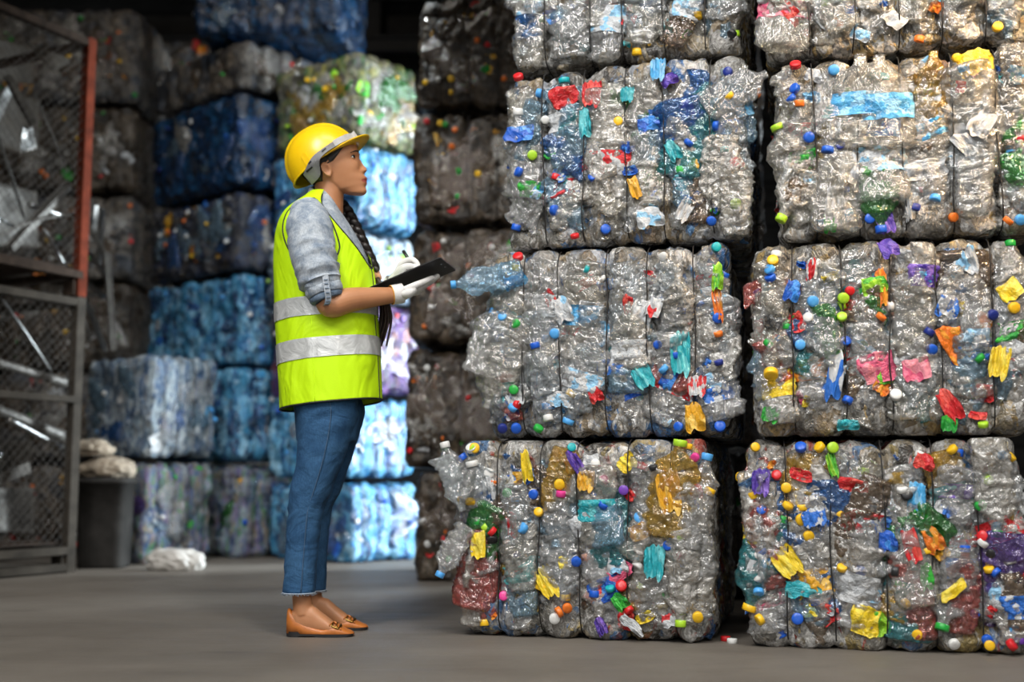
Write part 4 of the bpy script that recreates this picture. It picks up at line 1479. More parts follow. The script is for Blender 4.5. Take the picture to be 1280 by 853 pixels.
CHAM = denim_mat('acid_washed_denim', (0.19, 0.24, 0.31), (0.52, 0.56, 0.60))
CHAMD = denim_mat('denim_inner_side', (0.10, 0.15, 0.22), (0.20, 0.26, 0.34))
JEANS = denim_mat('blue_jeans_denim', (0.018, 0.062, 0.145), (0.045, 0.125, 0.25), 9)
JSEAM = simple('jeans_seam', (0.055, 0.115, 0.21), .8)
FRAY = simple('frayed_hem', (0.36, 0.43, 0.52), .9, 0, .4, 60, .5)
HATM = NT('yellow_hat_plastic')
_b = HATM.bsdf(Base_Color=(0.90, 0.56, 0.006), Roughness=.30)
HATM = HATM.done(_b)
STRAP = simple('grey_hat_band', (0.20, 0.20, 0.205), .5)
CLIPM = simple('pale_grey_band', (0.50, 0.49, 0.47), .5)
SHOE = simple('tan_leather', (0.50, 0.155, 0.028), .42, 0, .25, 22, .15)
SOLE = simple('black_sole', (0.012, 0.012, 0.013), .6)
BRASS = simple('brass_buckle', (0.42, 0.26, 0.07), .3, 1.0)
GLOVE = cloth('white_knit_cotton', (0.80, 0.78, 0.76), .9, 330, .5, 20, .25, .82, (1, 1, 1), .01)
GTRIM = simple('orange_glove_trim', (0.80, 0.38, 0.04), .8)


def ellring(c, a, b, n=48, e=2.3, rot=0.0, tilt=0.0):
    """ring in the horizontal plane: a along the way she faces (x), b sideways (y)"""
    t = np.linspace(0, 2 * math.pi, n, endpoint=False)
    x = np.sign(np.cos(t)) * np.abs(np.cos(t)) ** (2 / e) * a
    y = np.sign(np.sin(t)) * np.abs(np.sin(t)) ** (2 / e) * b
    return np.stack([c[0] + x, c[1] + y, c[2] + tilt * x], 1)


def torso_levels(tab, n, e=2.3):
    tab = np.array(tab, float)
    tab = resample(tab, n)
    rings = []
    for py, xb, xf, hw, tl in tab:
        a, b = Q(xb, py), Q(xf, py)
        c = (a + b) / 2
        rings.append(ellring(c, (b[0] - a[0]) / 2, hw, 144, e, 0, tl))
    return rings


# ---- body: one continuous surface
body = MB()
# head in its own frame: origin at the ear, leaning back as she looks up
HO = Q(413, 216)
TA = R(17)
EF = np.array([math.cos(TA), 0, math.sin(TA)])
EU = np.array([-math.sin(TA), 0, math.cos(TA)])
EY = np.array([0, 1.0, 0])


def hl(px, py):
    d = Q(px, py) - HO
    return d @ EF, d @ EU


def hw_(f, y, u):
    return HO + np.outer(f, EF) + np.outer(y, EY) + np.outer(u, EU)


front = [hl(*q) for q in [(430, 152), (441, 170), (446.2, 184), (448.2, 190.5), (449.2, 194.5), (449.2, 199), (450.4, 204), (451.0, 209), (451.6, 213), (453.6, 217.5), (456.6, 220.2), (458.9, 222.6), (459.2, 224.6), (457.2, 226.3), (458.8, 228.0), (459.0, 230), (457.0, 232.6), (457.3, 235.2), (458.9, 238.2), (457.6, 241.4), (453.5, 244.4)]]
front = np.array(sorted(front, key=lambda q: q[1]))
umin, umax = front[0, 1], 0.125
NU, NA = 150, 140
us = np.linspace(umin, umax, NU)
F = np.interp(us, front[:, 1], front[:, 0])
top_start = front[-1, 1]
F = np.where(us > top_start, front[-1, 0] * np.sqrt(np.clip(1 - ((us - top_start) / (0.128 - top_start)) ** 2, 0, 1)) + 0, F)
kw = np.exp(-(np.linspace(-.03, .03, 61) / .016) ** 2)
kw /= kw.sum()
uf = np.arange(umin - .04, umax + .04, .001)
Fb = np.convolve(np.interp(uf, us, F), kw, 'same')
Fb = np.where((us > umin + .004) & (us < top_start), np.interp(us, uf, Fb), F)
wq = np.clip((us - umin) / .02, 0, 1)
Fb = F * (1 - wq) + Fb * wq
FD = F - Fb
FULLF = F
F = Fb
ub = np.array([umin, -.06, -.03, 0.0, .03, .06, .09, .11, .125])
Bk = np.interp(us, ub, [.028, -.006, -.058, -.082, -.096, -.098, -.086, -.062, -.03])
Wd = np.interp(us, ub, [.026, .043, .057, .066, .071, .073, .066, .05, .02])
jaw_c = np.interp(us, ub, [.052, .02, -.002, -.006, -.008, -.006, -.004, -.002, 0])
th = np.linspace(-math.pi, math.pi, NA, endpoint=False)
U, T = np.meshgrid(us, th, indexing='ij')
ff, bk, wd, cc = [np.repeat(q[:, None], NA, 1) for q in (F, Bk, Wd, jaw_c)]
ct, st = np.cos(T), np.sin(T)
e1 = np.where(ct > 0, 2.05, 2.2)
fx = np.where(ct > 0, cc + (ff - cc) * np.abs(ct) ** (2 / 2.35), cc - (cc - bk) * np.abs(ct) ** (2 / 2.2))
fy = np.sign(st) * np.abs(st) ** (2 / 2.25) * wd


def gs(x, s):
    return np.exp(-(x / s) ** 2)


_, u_eye = hl(443.3, 200.2)
_, u_brow = hl(446, 193)
_, u_mouth = hl(458, 226)
f_tip, u_tip = hl(458.6, 210.9)
_, u_nb = hl(455, 216.6)
_, u_na = hl(449.8, 198)
facing = (ct > 0.05).astype(float)
fx = fx + facing * np.repeat(FD[:, None], NA, 1) * gs(fy, .024)
# nose: ridge that grows from the bridge to the tip
nose_prof = np.array([[u_na, 0.0005], *[(hl(*q)[1], hl(*q)[0] - np.interp(hl(*q)[1], front[:, 1], front[:, 0])) for q in [(452.3, 203), (454.8, 206.5), (457.4, 209.3), (458.9, 211.8), (458.3, 213.9), (456.4, 215.8)]], [u_nb - .004, 0]])
nose_prof = nose_prof[np.argsort(nose_prof[:, 0])]
nz = np.interp(U, nose_prof[:, 0], np.maximum(nose_prof[:, 1], 0), left=0, right=0)
nw = np.interp(U, [u_nb - .004, u_tip, u_na], [.0115, .0095, .0062])
fx = fx + facing * nz * np.exp(-(np.abs(fy) / nw) ** 2.4)
# alae
fx = fx + facing * .0065 * gs(np.abs(fy) - .0125, .006) * gs(U - (u_tip - .006), .0075)
# eye sockets, brow, cheeks, lips
fx = fx - facing * .0075 * gs(np.abs(fy) - .030, .014) * gs(U - u_eye, .0105)
fx = fx + facing * .0035 * gs(np.abs(fy) - .028, .02) * gs(U - (u_brow + .002), .008)
fx = fx + facing * .006 * gs(np.abs(fy) - .040, .016) * gs(U - (u_eye - .030), .018)
# mouth is narrow: keep the lips' bulge to the middle
# jaw side
fy = fy + np.sign(st) * .004 * gs(U - (u_mouth + .004), .02) * gs(fx - .012, .03)
HC = Q(411, 204)
HA = R(34)
XF = np.array([math.cos(HA), 0, math.sin(HA)])
XU = np.array([-math.sin(HA), 0, math.cos(HA)])


def hp(px, py):
    d = Q(px, py) - HC
    return d @ XF, d @ XU


fb_, _ = hp(367, 230)
ff_, _ = hp(444, 178)
hc = (fb_ + ff_) / 2
ha = (ff_ - fb_) / 2
hh = .137
hb = .100


def hat_pt(f, y, u):
    return HC + np.outer(f, XF) + np.outer(y, EY) + np.outer(u, XU)



def in_hat(p, lim=.93):
    """keep points of the head and hair inside the hat's shell"""
    d = p - HC
    f, y, u = d @ XF - hc, d[:, 1], d @ XU
    r = np.sqrt((f / ha) ** 2 + (y / hb) ** 2 + (np.maximum(u, 0) / hh) ** 2)
    k = np.where(u > .0, np.minimum(1, lim / np.maximum(r, 1e-6)), 1.0)
    k = 1 - (1 - k) * np.clip(u / .012, 0, 1)
    return HC + np.outer(hc + f * k, XF) + np.outer(y * k, EY) + np.outer(u * k, XU)


U = U + np.clip((umin + .034 - U) / .034, 0, 1) * np.clip(.088 - fx, 0, .07) * .42
pts = in_hat(hw_(fx.ravel(), fy.ravel(), U.ravel())).reshape(NU, NA, 3)
body.add(*loft([pts[i] for i in range(NU)]))
LIPTEST = (u_mouth, f_tip)
# neck
nk = [(Q(412, 222), .050, .052), (Q(411.5, 240), .049, .053), (Q(410.5, 255), .050, .056), (Q(408, 270), .056, .068), (Q(405, 285), .07, .1)]
body.add(*loft([ellring(c, a, b, 40, 2.1) for c, a, b in nk]))
# ears
for sg in (-1, 1):
    bm = bmesh.new()
    bmesh.ops.create_uvsphere(bm, u_segments=28, v_segments=18, radius=1)
    v = np.array([q.co[:] for q in bm.verts])
    f = [[q.index for q in g.verts] for g in bm.faces]
    bm.free()
    rr_ = np.hypot(v[:, 0], v[:, 2])
    out = .006 + .004 * gs(rr_ - .85, .22) - .006 * gs(rr_, .5)
    f_c, u_c = hl(412.0, 218.6)
    f_ = f_c + v[:, 0] * .0165 * (1 - .22 * (v[:, 2] < 0) * np.abs(v[:, 2])) - v[:, 2] * .004
    u_ = u_c + v[:, 2] * .0275
    y_ = sg * (.0690 + np.where(v[:, 1] > 0, out, -.010) * np.abs(v[:, 1]) ** .6 - f_ * .0 - (f_ - f_c) * .25)
    fcs = f if sg > 0 else [q[::-1] for q in f]
    body.add(hw_(f_, y_, u_), fcs)
# torso and hips inside the clothes
body.add(*loft(torso_levels([(275, 366, 428, .13, 0), (300, 360, 440, .145, 0), (340, 360, 452, .145, 0), (400, 362, 452, .13, 0), (450, 362, 452, .14, 0), (505, 368, 448, .16, 0), (535, 376, 442, .15, 0)], 16)))


def limb(pts, rads, n=24, m=24):
    p = resample([(*a, r) for a, r in zip(pts, rads)], m)
    body.tube(p[:, :3], p[:, 3], n)


# right (near) arm: shoulder, elbow, wrist
sh, el, wr = Q(390, 284, -.150), Q(406.5, 378, -.205), Q(496, 368.5, -.085)
limb([sh + (0, .03, .01), sh, (sh + el) / 2, el + np.array([-.003, 0, .02])], [.05, .048, .043, .040])
limb([el + np.array([-.004, 0, .012]), el * .92 + wr * .08 - np.array([0, 0, .012]), el * .7 + wr * .3 - np.array([0, 0, .002]), el * .35 + wr * .65, wr, Q(506, 366, -.06)], [.034, .041, .0415, .033, .0255, .024])
# left (far) arm, mostly hidden by the board
sh2, el2, wr2 = Q(388, 284, .150), Q(412, 390, .235), Q(486, 359, .11)
limb([sh2 - (0, .03, -.01), sh2, (sh2 + el2) / 2, el2], [.05, .048, .042, .038])
limb([el2, el2 * .6 + wr2 * .4, wr2], [.038, .034, .024])
# legs and feet
for sg, dx, foot0, foot1, dpy in ((-1, 0, 366, 441, 0), (1, 13, 386, 458, -8)):
    dy = .085 * sg
    L_ = [(505, 410 + dx * .3, .075), (560, 403 + dx * .5, .068), (640, 381 + dx, .045), (680, 377 + dx, .045), (720, 377 + dx, .034), (752, 378 + dx, .0315), (768, 380 + dx, .034)]
    limb([Q(x, y, dy) for y, x, r in L_], [r for _, _, r in L_], 28, 40)
    # foot: rings across, from heel to toe
    rg_f = []
    for x, top, hw2 in ((362, 769, .012), (365, 764, .024), (372, 758, .030), (382, 754, .032), (392, 757, .033), (402, 766, .035), (414, 775.5, .038), (424, 785, .036), (432, 789, .027), (436, 790.5, .014)):
        x = x + (foot0 - 366) * .9
        top = top + dpy
        bot = 792.5 + dpy
        a, b = Q(x, top, dy), Q(x, bot, dy)
        c = (a + b) / 2
        t = np.linspace(0, 2 * math.pi, 28, endpoint=False)
        hz_ = abs(a[2] - b[2]) / 2
        rg_f.append(np.stack([np.full(28, c[0]), c[1] + hw2 * np.sign(np.cos(t)) * np.abs(np.cos(t)) ** .85, c[2] + hz_ * np.sign(np.sin(t)) * np.abs(np.sin(t)) ** .85], 1))
    v, f = loft(rg_f)
    body.add(v, [q[::-1] for q in f])
bv, bf = body.data()
bme = remesh(bv, bf, .0026, 3, 'body')
bme.materials[0] = SKIN
co = np.empty(len(bme.vertices) * 3)
bme.vertices.foreach_get('co', co)
co = co.reshape(-1, 3) - HO
vf, vu, vy = co @ EF, co @ EU, co[:, 1]
lh = .0098 * np.sqrt(np.clip(1 - (np.abs(vy) / .026) ** 2, 0, 1))
lm = np.clip((lh - np.abs(vu - u_mouth + .0008)) / .0016 + .5, 0, 1) * (vf > .045) * (np.abs(vy) < .026)
at = bme.attributes.new('lip', 'FLOAT', 'POINT')
at.data.foreach_set('value', lm.astype(np.float32))
bme.polygons.foreach_set('use_smooth', [True] * len(bme.polygons))
part('body', bme, woman)
# eyes
EYEW, IRIS = simple('eye_white', (0.75, 0.71, 0.67), .25, 0, .05), simple('dark_iris', (0.012, 0.008, 0.006), .15)
for sg in (-1, 1):
    fe, ue = hl(441.6, 200.6)
    c = hw_(np.array([fe - .0018]), np.array([sg * .0318]), np.array([ue]))[0]
    bm = bmesh.new()
    bmesh.ops.create_uvsphere(bm, u_segments=28, v_segments=20, radius=.0118)
    v = np.array([q.co[:] for q in bm.verts])
    f = [[q.index for q in g.verts] for g in bm.faces]
    bm.free()
    e = part('eye', mesh('eye', v + c, f, EYEW), woman)
    gz = EF * .90 - EY * .34 + EU * .06
    gz /= np.linalg.norm(gz)
    part('iris', MB().tube([c + gz * .0092, c + gz * .0113, c + gz * .0121], [.0066, .0064, .003], 18).build('iris', IRIS), e)
    # lids: two shells over the eyeball, and a dark lash line on the upper one
    d0 = EF * .90 + EY * sg * .42
    d0 /= np.linalg.norm(d0)
    ds = np.cross(EU, d0)

    def lid(az, el, r):
        return c + r * (d0 * math.cos(el) * math.cos(az) + ds * math.cos(el) * math.sin(az) + EU * math.sin(el))
    azs = np.linspace(R(-68), R(68), 17)
    for nm, sgn, e0 in (('upper_eyelid', 1, 27), ('lower_eyelid', -1, 17)):
        rows = []
        for k in range(7):
            rows.append([lid(a, sgn * (R(e0) * math.cos(a * 1.25) + R(2 if sgn > 0 else 0) + (R(84) - R(e0)) * k / 6), .0128 if k else .0122) for a in azs])
        v = np.array(rows).reshape(-1, 3)
        f = [(i * 17 + j, i * 17 + j + 1, (i + 1) * 17 + j + 1, (i + 1) * 17 + j) for i in range(6) for j in range(16)]
        part(nm, mesh(nm, v, f, SKIN), woman)
    lash = [lid(a, R(27) * math.cos(a * 1.25) + R(1), .0134) for a in azs]
    part('eyelashes', MB().tube(lash, [.0008 + .0010 * math.sin(math.pi * i / 16) for i in range(17)], 6).build('eyelashes', HAIR), woman)
    bro = []
    for i in range(11):
        a = i / 10
        yy = sg * (.012 + .038 * a)
        uu = u_brow + .0015 + .003 * math.sin(a * 2.6) - .006 * a * a
        fr_ = np.interp(uu, front[:, 1], front[:, 0])
        w_here = np.interp(uu, us, Wd)
        cc_ = np.interp(uu, us, jaw_c)
        f2 = cc_ + (fr_ - cc_) * max(0.05, 1 - (abs(yy) / w_here) ** 2.25) ** (1 / 2.35) + .0028
        bro.append(hw_(np.array([f2]), np.array([yy]), np.array([uu]))[0])
    part('eyebrow', MB().tube(bro, [.0011 + .0026 * math.sin(math.pi * min(1, i / 10 + .12)) ** .7 * (1 - .5 * i / 10) for i in range(11)], 7, ell=.5).build('eyebrow', HAIR), woman)

# ---- hair: cap under the hat, nape, and a long braid over the far shoulder
hv = MB()
rings = []
for u, s in zip(np.linspace(-.058, .10, 26), np.linspace(0, 1, 26)):
    fb = np.interp(u, us, Bk) - .006
    wdx = np.interp(u, us, Wd) + .0065
    fr = np.interp(u, [-.058, -.03, -.005, .015, .03, .05, .10], [-.030, -.022, .002, .030, .050, .056, .03])
    t = np.linspace(0, 2 * math.pi, 44, endpoint=False)
    c = (fr + fb) / 2
    a = (fr - fb) / 2
    x = np.sign(np.cos(t)) * np.abs(np.cos(t)) ** .85 * a + c
    jc = np.interp(u, us, jaw_c)
    lim = np.where(x > jc, np.sqrt(np.clip(1 - ((x - jc) / .11) ** 2, .05, 1)), np.sqrt(np.clip(1 - ((x - jc) / (fb - jc - .001)) ** 2, .02, 1)))
    y = np.sign(np.sin(t)) * np.abs(np.sin(t)) ** .8 * wdx
    y = np.sign(y) * np.minimum(np.abs(y), wdx * np.maximum(lim, .15))
    rings.append(in_hat(hw_(x, y, np.full(44, u)), .955))
hv.add(*loft(rings))


def head_y(f, u):
    F_, B_, W_2, c_ = (np.interp(u, us, q) for q in (F, Bk, Wd, jaw_c))
    ct_ = max(0, min(.999, ((f - c_) / (F_ - c_)) if f > c_ else ((c_ - f) / (c_ - B_)))) ** 1.15
    return math.sqrt(1 - ct_ * ct_) ** (2 / 2.25) * W_2


for sg in (-1, 1):
    for i in range(16):
        k = i / 15
        p0 = np.array([432 - 22 * k, 188 + 14 * k])
        p1 = np.array([424.0 - 8 * k, 201 + 6.5 * k])
        p2 = np.array([419.5 - 7 * k, 207.5 + 3.5 * k])
        st3 = []
        for q in resample([p0, p1, p2], 10):
            f_, u_ = hl(*q)
            st3.append(hw_(np.array([f_]), np.array([sg * (head_y(f_, u_) + .0012)]), np.array([u_]))[0])
        hv.tube(st3, np.linspace(.0034, .0014, 10), 7)
hair = part('hair', hv.build('hair', HAIR), woman)
pth = resample([Q(398, 240, .02), Q(408, 250, .062), Q(426, 258, .085), Q(436, 271, .085), Q(445, 288, .08), Q(453.5, 306, .075), Q(462, 324, .068), Q(469.5, 341, .06)], 120)
Tn = np.gradient(pth, axis=0)
Tn /= np.linalg.norm(Tn, axis=1)[:, None]
sd = np.cross(Tn, np.array([.25, 1, 0.1]))
sd /= np.linalg.norm(sd, axis=1)[:, None]
nn = np.cross(Tn, sd)
s_ = np.linspace(0, 1, 120)
rad = .0165 - .0045 * s_
m = MB()
for ph in (0, 2 * math.pi / 3, 4 * math.pi / 3):
    w = s_ * 2 * math.pi * 4.2 + ph
    q = pth + sd * (np.sin(w) * .0155 * (1 - .3 * s_))[:, None] + nn * (np.sin(2 * w) * .0095)[:, None]
    m.tube(q, rad * (.92 + .12 * np.sin(w * 2)), 10)
part('braid', m.build('braid', HAIR), hair)
tie = resample([Q(468, 339, .06), Q(473, 351, .055)], 6)
part('hair_tie', MB().tube(tie, [.012, .0165, .0155, .0165, .016, .012], 14).build('hair_tie', simple('peach_hair_tie', (0.62, 0.30, 0.17), .7, 0, .2, 80, .5)), hair)
tl = MB()
rt_ = np.random.default_rng(4)
for i in range(16):
    o = rt_.normal(0, .0055, 2)
    pp = resample([Q(471, 348, .055 + o[1]), Q(476 + o[0] * 200, 362, .048 + o[1]), Q(479 + o[0] * 500, 380, .05 + o[1] * 2), Q(479 + o[0] * 800, 402, .05 + o[1] * 2), Q(472 + o[0] * 900, 424 + rt_.uniform(-6, 10), .05 + o[1] * 2)], 16)
    tl.tube(pp, np.linspace(.0095, .0035, 16), 7)
part('ponytail', tl.build('ponytail', simple('brown_hair_ends', (0.05, 0.026, 0.02), .42, 0, .4, 90, .5)), hair)

# ---- hard hat
def dome(scale=1.0, u0=0.0, nr=44, na=96):
    rings = []
    for i in range(nr):
        q = i / (nr - 1) * (math.pi / 2 - .02)
        cr, sr = math.cos(q) ** .80, math.sin(q) ** 1.0
        t = np.linspace(0, 2 * math.pi, na, endpoint=False)
        x, y = np.cos(t) * ha * cr, np.sin(t) * hb * cr
        u = np.full(na, sr * hh)
        # the raised ridge over the crown and two side grooves
        rid = .0045 * np.clip((0.024 - np.abs(y)) / .004, 0, 1) * min(1, sr * 4)
        sc = (scale + rid / .1)
        rings.append(hat_pt(hc + x * sc, y * sc, u0 + u * sc))
    return rings


m = MB()
outer, inner_ = dome(), dome(.965, -.002)
allr = inner_[::-1] + outer
allr = [inner_[i] for i in range(len(inner_) - 1, -1, -1)] + outer
m.add(*loft(allr))
shell = remesh
hat = part('hard_hat', m.build('hard_hat', HATM), woman)
# brim: a rim all round that grows into a peak at the front
t = np.linspace(0, 2 * math.pi, 120, endpoint=False)
pk = np.clip(np.cos(t), 0, 1) ** 2.2
f_pk, u_pk = hp(460.5, 171.3)
ext = .0032 + (f_pk - ff_ + .001) * pk + .003 * np.clip(-np.cos(t), 0, 1) ** 3
rings = []
drop = -.012 * pk + u_pk * pk * .0 
for s, th_ in ((0, .003), (.35, .003), (.7, .0025), (1.0, .002), (1.0, -.0015), (.7, -.002), (.35, -.002), (0, -.002)):
    r = ext * s
    cx = np.cos(t) * (ha + r)
    cy = np.sin(t) * (hb + r * (1 - .4 * pk))
    uu = th_ + (u_pk + .002) * pk * s ** 1.1 - .004 * np.clip(-np.cos(t), 0, 1) * s
    rings.append(hat_pt(hc + cx, cy, uu))
rings.append(rings[0])
part('brim', mesh('brim', *loft(rings, False), HATM), hat)
# lugs on the sides and the grey inner harness below
for sg in (-1, 1):
    m = MB()
    fl, ul = hp(387, 207)
    q = np.array([[fl - .010, .0], [fl + .012, .004], [fl + .010, .046], [fl - .002, .050], [fl - .010, .040]])
    rr2 = []
    for off in (.0, .006):
        pr = []
        for f, u in q:
            cr = math.sqrt(max(.05, 1 - (u / hh) ** 2)) ** .8
            y = hb * cr * math.sqrt(max(.02, 1 - ((f - hc) / (ha * cr)) ** 2))
            pr.append(hat_pt(np.array([f]), np.array([sg * (y + off - .002)]), np.array([u]))[0])
        rr2.append(np.array(pr))
    part('side_lug', mesh('side_lug', *loft(rr2), HATM, False), hat)

    def side_strip(name, top, bot, mat, off=.0, th2=.003, parent=hat):
        """a curved strip on the side of the hat between two edges given in the photo's profile"""
        n = 22
        tp, bt = resample(top, n), resample(bot, n)
        rings = []
        for a, b in zip(tp, bt):
            o_, i_ = [], []
            for q in np.linspace(0, 1, 5):
                f, u = hp(*(a * (1 - q) + b * q))
                y = (hb + .0145 + off) * math.sqrt(max(.06, 1 - ((f - hc) / (ha + .008)) ** 2))
                y = y - max(0, -u - .006) * .6
                o_.append(hat_pt(np.array([f]), np.array([sg * y]), np.array([u]))[0])
                i_.append(hat_pt(np.array([f]), np.array([sg * (y - th2)]), np.array([u]))[0])
            rings.append(np.array(o_ + i_[::-1]))
        part(name, mesh(name, *loft(rings), mat, False), parent)
    side_strip('harness', [(421.5, 187.5), (409, 197.5), (400, 204.5), (394, 211), (389, 219), (384.5, 226.5)], [(425.5, 193), (413, 202.5), (406, 211), (405.5, 220), (404.5, 228), (394, 237)], STRAP)
    for tp_, bt_ in (([(408.5, 200), (413.5, 195.8)], [(409.2, 201.8), (414.2, 197.3)]), ([(388.5, 223), (396.5, 218)], [(389.3, 224.8), (397.2, 219.6)]), ([(392, 214.2), (395.3, 211.5)], [(392.7, 216), (396, 213)])):
        side_strip('slot', tp_, bt_, SOLE, .0015, .002)
    side_strip('front_band', [(421, 187), (428, 181), (436, 174), (443.5, 166.5)], [(425, 193.5), (432.5, 187), (440.5, 180), (448, 172.5)], CLIPM, .003, .005)
# front part of the band across the forehead side of the brim
bandp = []
for a in np.linspace(-1, 1, 25):
    tt = a * .62
    f = hc + math.cos(tt) * (ha + .006)
    y = math.sin(tt) * (hb + .006)
    bandp.append((f, y))
rings = []
for s, uo in ((0, .004), (.006, .004), (.006, .022), (0, .024)):
    rings.append(hat_pt(np.array([q[0] + s for q in bandp]), np.array([q[1] for q in bandp]), np.full(25, uo)))
v = np.concatenate(rings)
f = [(i * 25 + j, i * 25 + j + 1, ((i + 1) % 4) * 25 + j + 1, ((i + 1) % 4) * 25 + j) for i in range(4) for j in range(24)]
part('front_band', mesh('front_band', v, f, CLIPM), hat)

# ---- shirt: collar, torso showing in the neckline, sleeves
VT = [(520, 356, 474, .178, 0), (505, 353.5, 476.5, .178, .05), (470, 351, 475, .176, .05), (440, 349.5, 473.5, .172, .04), (400, 347, 471, .168, .02), (360, 345.5, 469, .166, 0), (330, 344.8, 464, .168, 0),
      (310, 345.5, 457, .170, 0), (295, 347, 449, .168, 0), (280, 351.5, 440, .160, 0), (268, 359, 432, .140, 0), (258, 370, 427, .110, 0), (250, 380, 424, .080, 0), (243, 388, 421, .062, 0)]
sm = MB()
sv, sf = loft(torso_levels([(a, b + 3.5, c - 3.5, d - .008, e) for a, b, c, d, e in VT[4:]], 40))
shirt_me = mesh('shirt', sv, sf, CHAM)
shirt = part('shirt', shirt_me, woman)
# collar: stand-up fold around the neck, open at the front
cl = []
NC = 60
ph = np.linspace(R(32), R(328), NC)
for kx in range(7):
    s = kx / 6
    row = []
    for a in ph:
        back = .5 - .5 * math.cos(a)          # 1 at the nape, 0 in front
        c0 = Q(409, 243, 0)
        ra, rb = .054 + .014 * s, .056 + .020 * s
        h = (.022 * back + .004) * (1 - s) - (.035 + .030 * (1 - back)) * s ** 1.1 + .012 * math.sin(s * math.pi)
        x = c0[0] + math.cos(a) * (ra + .020 * s * (1 - back)) - .004 + .006 * (1 - back)
        y = c0[1] + math.sin(a) * rb
        row.append((x, y, c0[2] + h + .004 * math.sin(a * 9) * s - .085 * (1 - back) ** .9))
    cl.append(np.array(row))
v = np.concatenate(cl)
f = [(i * NC + j, i * NC + j + 1, (i + 1) * NC + j + 1, (i + 1) * NC + j) for i in range(6) for j in range(NC - 1)]
# thickness
cen = Q(409, 250)
nv = len(v)
inw = v.copy()
d_ = inw[:, :2] - cen[:2]
inw[:, :2] -= d_ / np.linalg.norm(d_, axis=1)[:, None] * .003
rim = [list(range(NC)), list(range(6 * NC, 7 * NC)), [i * NC for i in range(7)], [i * NC + NC - 1 for i in range(7)]]
f3 = [(e[i], e[i + 1], nv + e[i + 1], nv + e[i]) for e in rim for i in range(len(e) - 1)]
part('collar', mesh('collar', np.vstack([v, inw]), f + [tuple(nv + i for i in reversed(q)) for q in f] + f3, CHAM), shirt)


def sleeve(shp, pts, rads, cuff0, cuff1, cr, par):
    p = resample([(*a, r) for a, r in zip(pts, rads)], 70)
    v, f = tube(p[:, :3], p[:, 3], 48, True)
    s = np.concatenate([np.repeat(np.linspace(0, 1, 70), 48), [0, 1]])
    ang = np.concatenate([np.tile(np.linspace(0, 2 * math.pi, 48, endpoint=False), 70), [0, 0]])
    c = np.vstack([np.repeat(p[:, :3], 48, 0), p[:1, :3], p[-1:, :3]])
    d = v - c
    L = np.linalg.norm(d, axis=1)[:, None] + 1e-9
    # folds run round the arm and gather above the cuff
    q = np.stack([s * 15 + .5 * np.sin(ang + 1), np.cos(ang) * .9, np.sin(ang) * .9], 1)
    amp = .0035 + .0085 * np.clip((s - .40) / .4, 0, 1)
    dd = amp * ridge(q * np.array([.62, 1, 1]), 21) + .0035 * vnoise(np.stack([s * 5, np.cos(ang) * 1.6, np.sin(ang) * 1.6], 1), 5)
    v = v + d / L * dd[:, None]
    part('sleeve', mesh('sleeve', v, f, CHAM), par)
    a, b = np.array(cuff0), np.array(cuff1)
    n = 12
    for k, (t0, t1, dr, mt) in enumerate(((0.0, .42, .002, CHAM), (.36, .74, .004, CHAM), (.70, 1.0, .001, CHAMD))):
        ts = np.linspace(t0, t1, n)
        pp = np.array([a * (1 - q) + b * q for q in ts])
        rr = np.array([cr[0] * (1 - q) + cr[1] * q for q in ts]) + dr + .003 * np.sin(np.linspace(0, math.pi, n))
        v, f = tube(pp, rr, 48, True)
        v = v + .0025 * np.stack([vnoise(v * 45, 3 + k), vnoise(v * 45 + 7, 4 + k), vnoise(v * 45 + 13, 5 + k)], 1)
        part('cuff', mesh('cuff', v, f, mt), par)


sleeve('near', [Q(379, 268, -.088), Q(385, 273, -.120), Q(387.5, 291, -.165), Q(391, 315, -.185), Q(397, 338, -.197), Q(402, 354, -.202)], [.052, .066, .074, .069, .063, .062],
       Q(401, 350, -.202), Q(409, 375, -.203), (.058, .051), shirt)
sleeve('far', [Q(379, 268, .088), Q(386, 274, .125), Q(390, 291, .172), Q(396, 315, .195), Q(404, 338, .22), Q(410, 352, .23)], [.052, .064, .070, .066, .060, .058],
       Q(409, 350, .228), Q(417, 368, .234), (.058, .051), shirt)
# roll-up tab with its stitching on the near sleeve
tb = []
for px, py, dy in ((406.5, 343, -.266), (407.5, 352, -.269), (409, 362, -.268), (410.5, 373, -.262), (409, 380, -.252), (407, 382, -.235)):
    tb.append(Q(px, py, dy))
tb = resample(tb, 20)
rr3 = []
for i, q in enumerate(tb):
    x = np.array([1, -.12, 0.1])
    o = np.array([0, -1, 0]) * .0018
    w_ = .0098
    rr3.append(np.array([q - x * w_ - o, q + x * w_ - o, q + x * w_ + o, q - x * w_ + o]))
tab_ = part('sleeve_tab', mesh('sleeve_tab', *loft(rr3), CHAM, False), shirt)
st_ = MB()
for i in range(3, 18, 2):
    st_.box(tb[i] - np.array([0, .0035, 0]), (.012, .002, .0022))
part('stitching', st_.build('stitching', CHAMD, False), tab_)

# ---- vest
nlev = 190
rv = torso_levels(VT[1:], nlev)
nseg = len(rv[0])
v = np.concatenate(rv)
py_lv = resample(np.array(VT[1:], float), nlev)[:, 0]
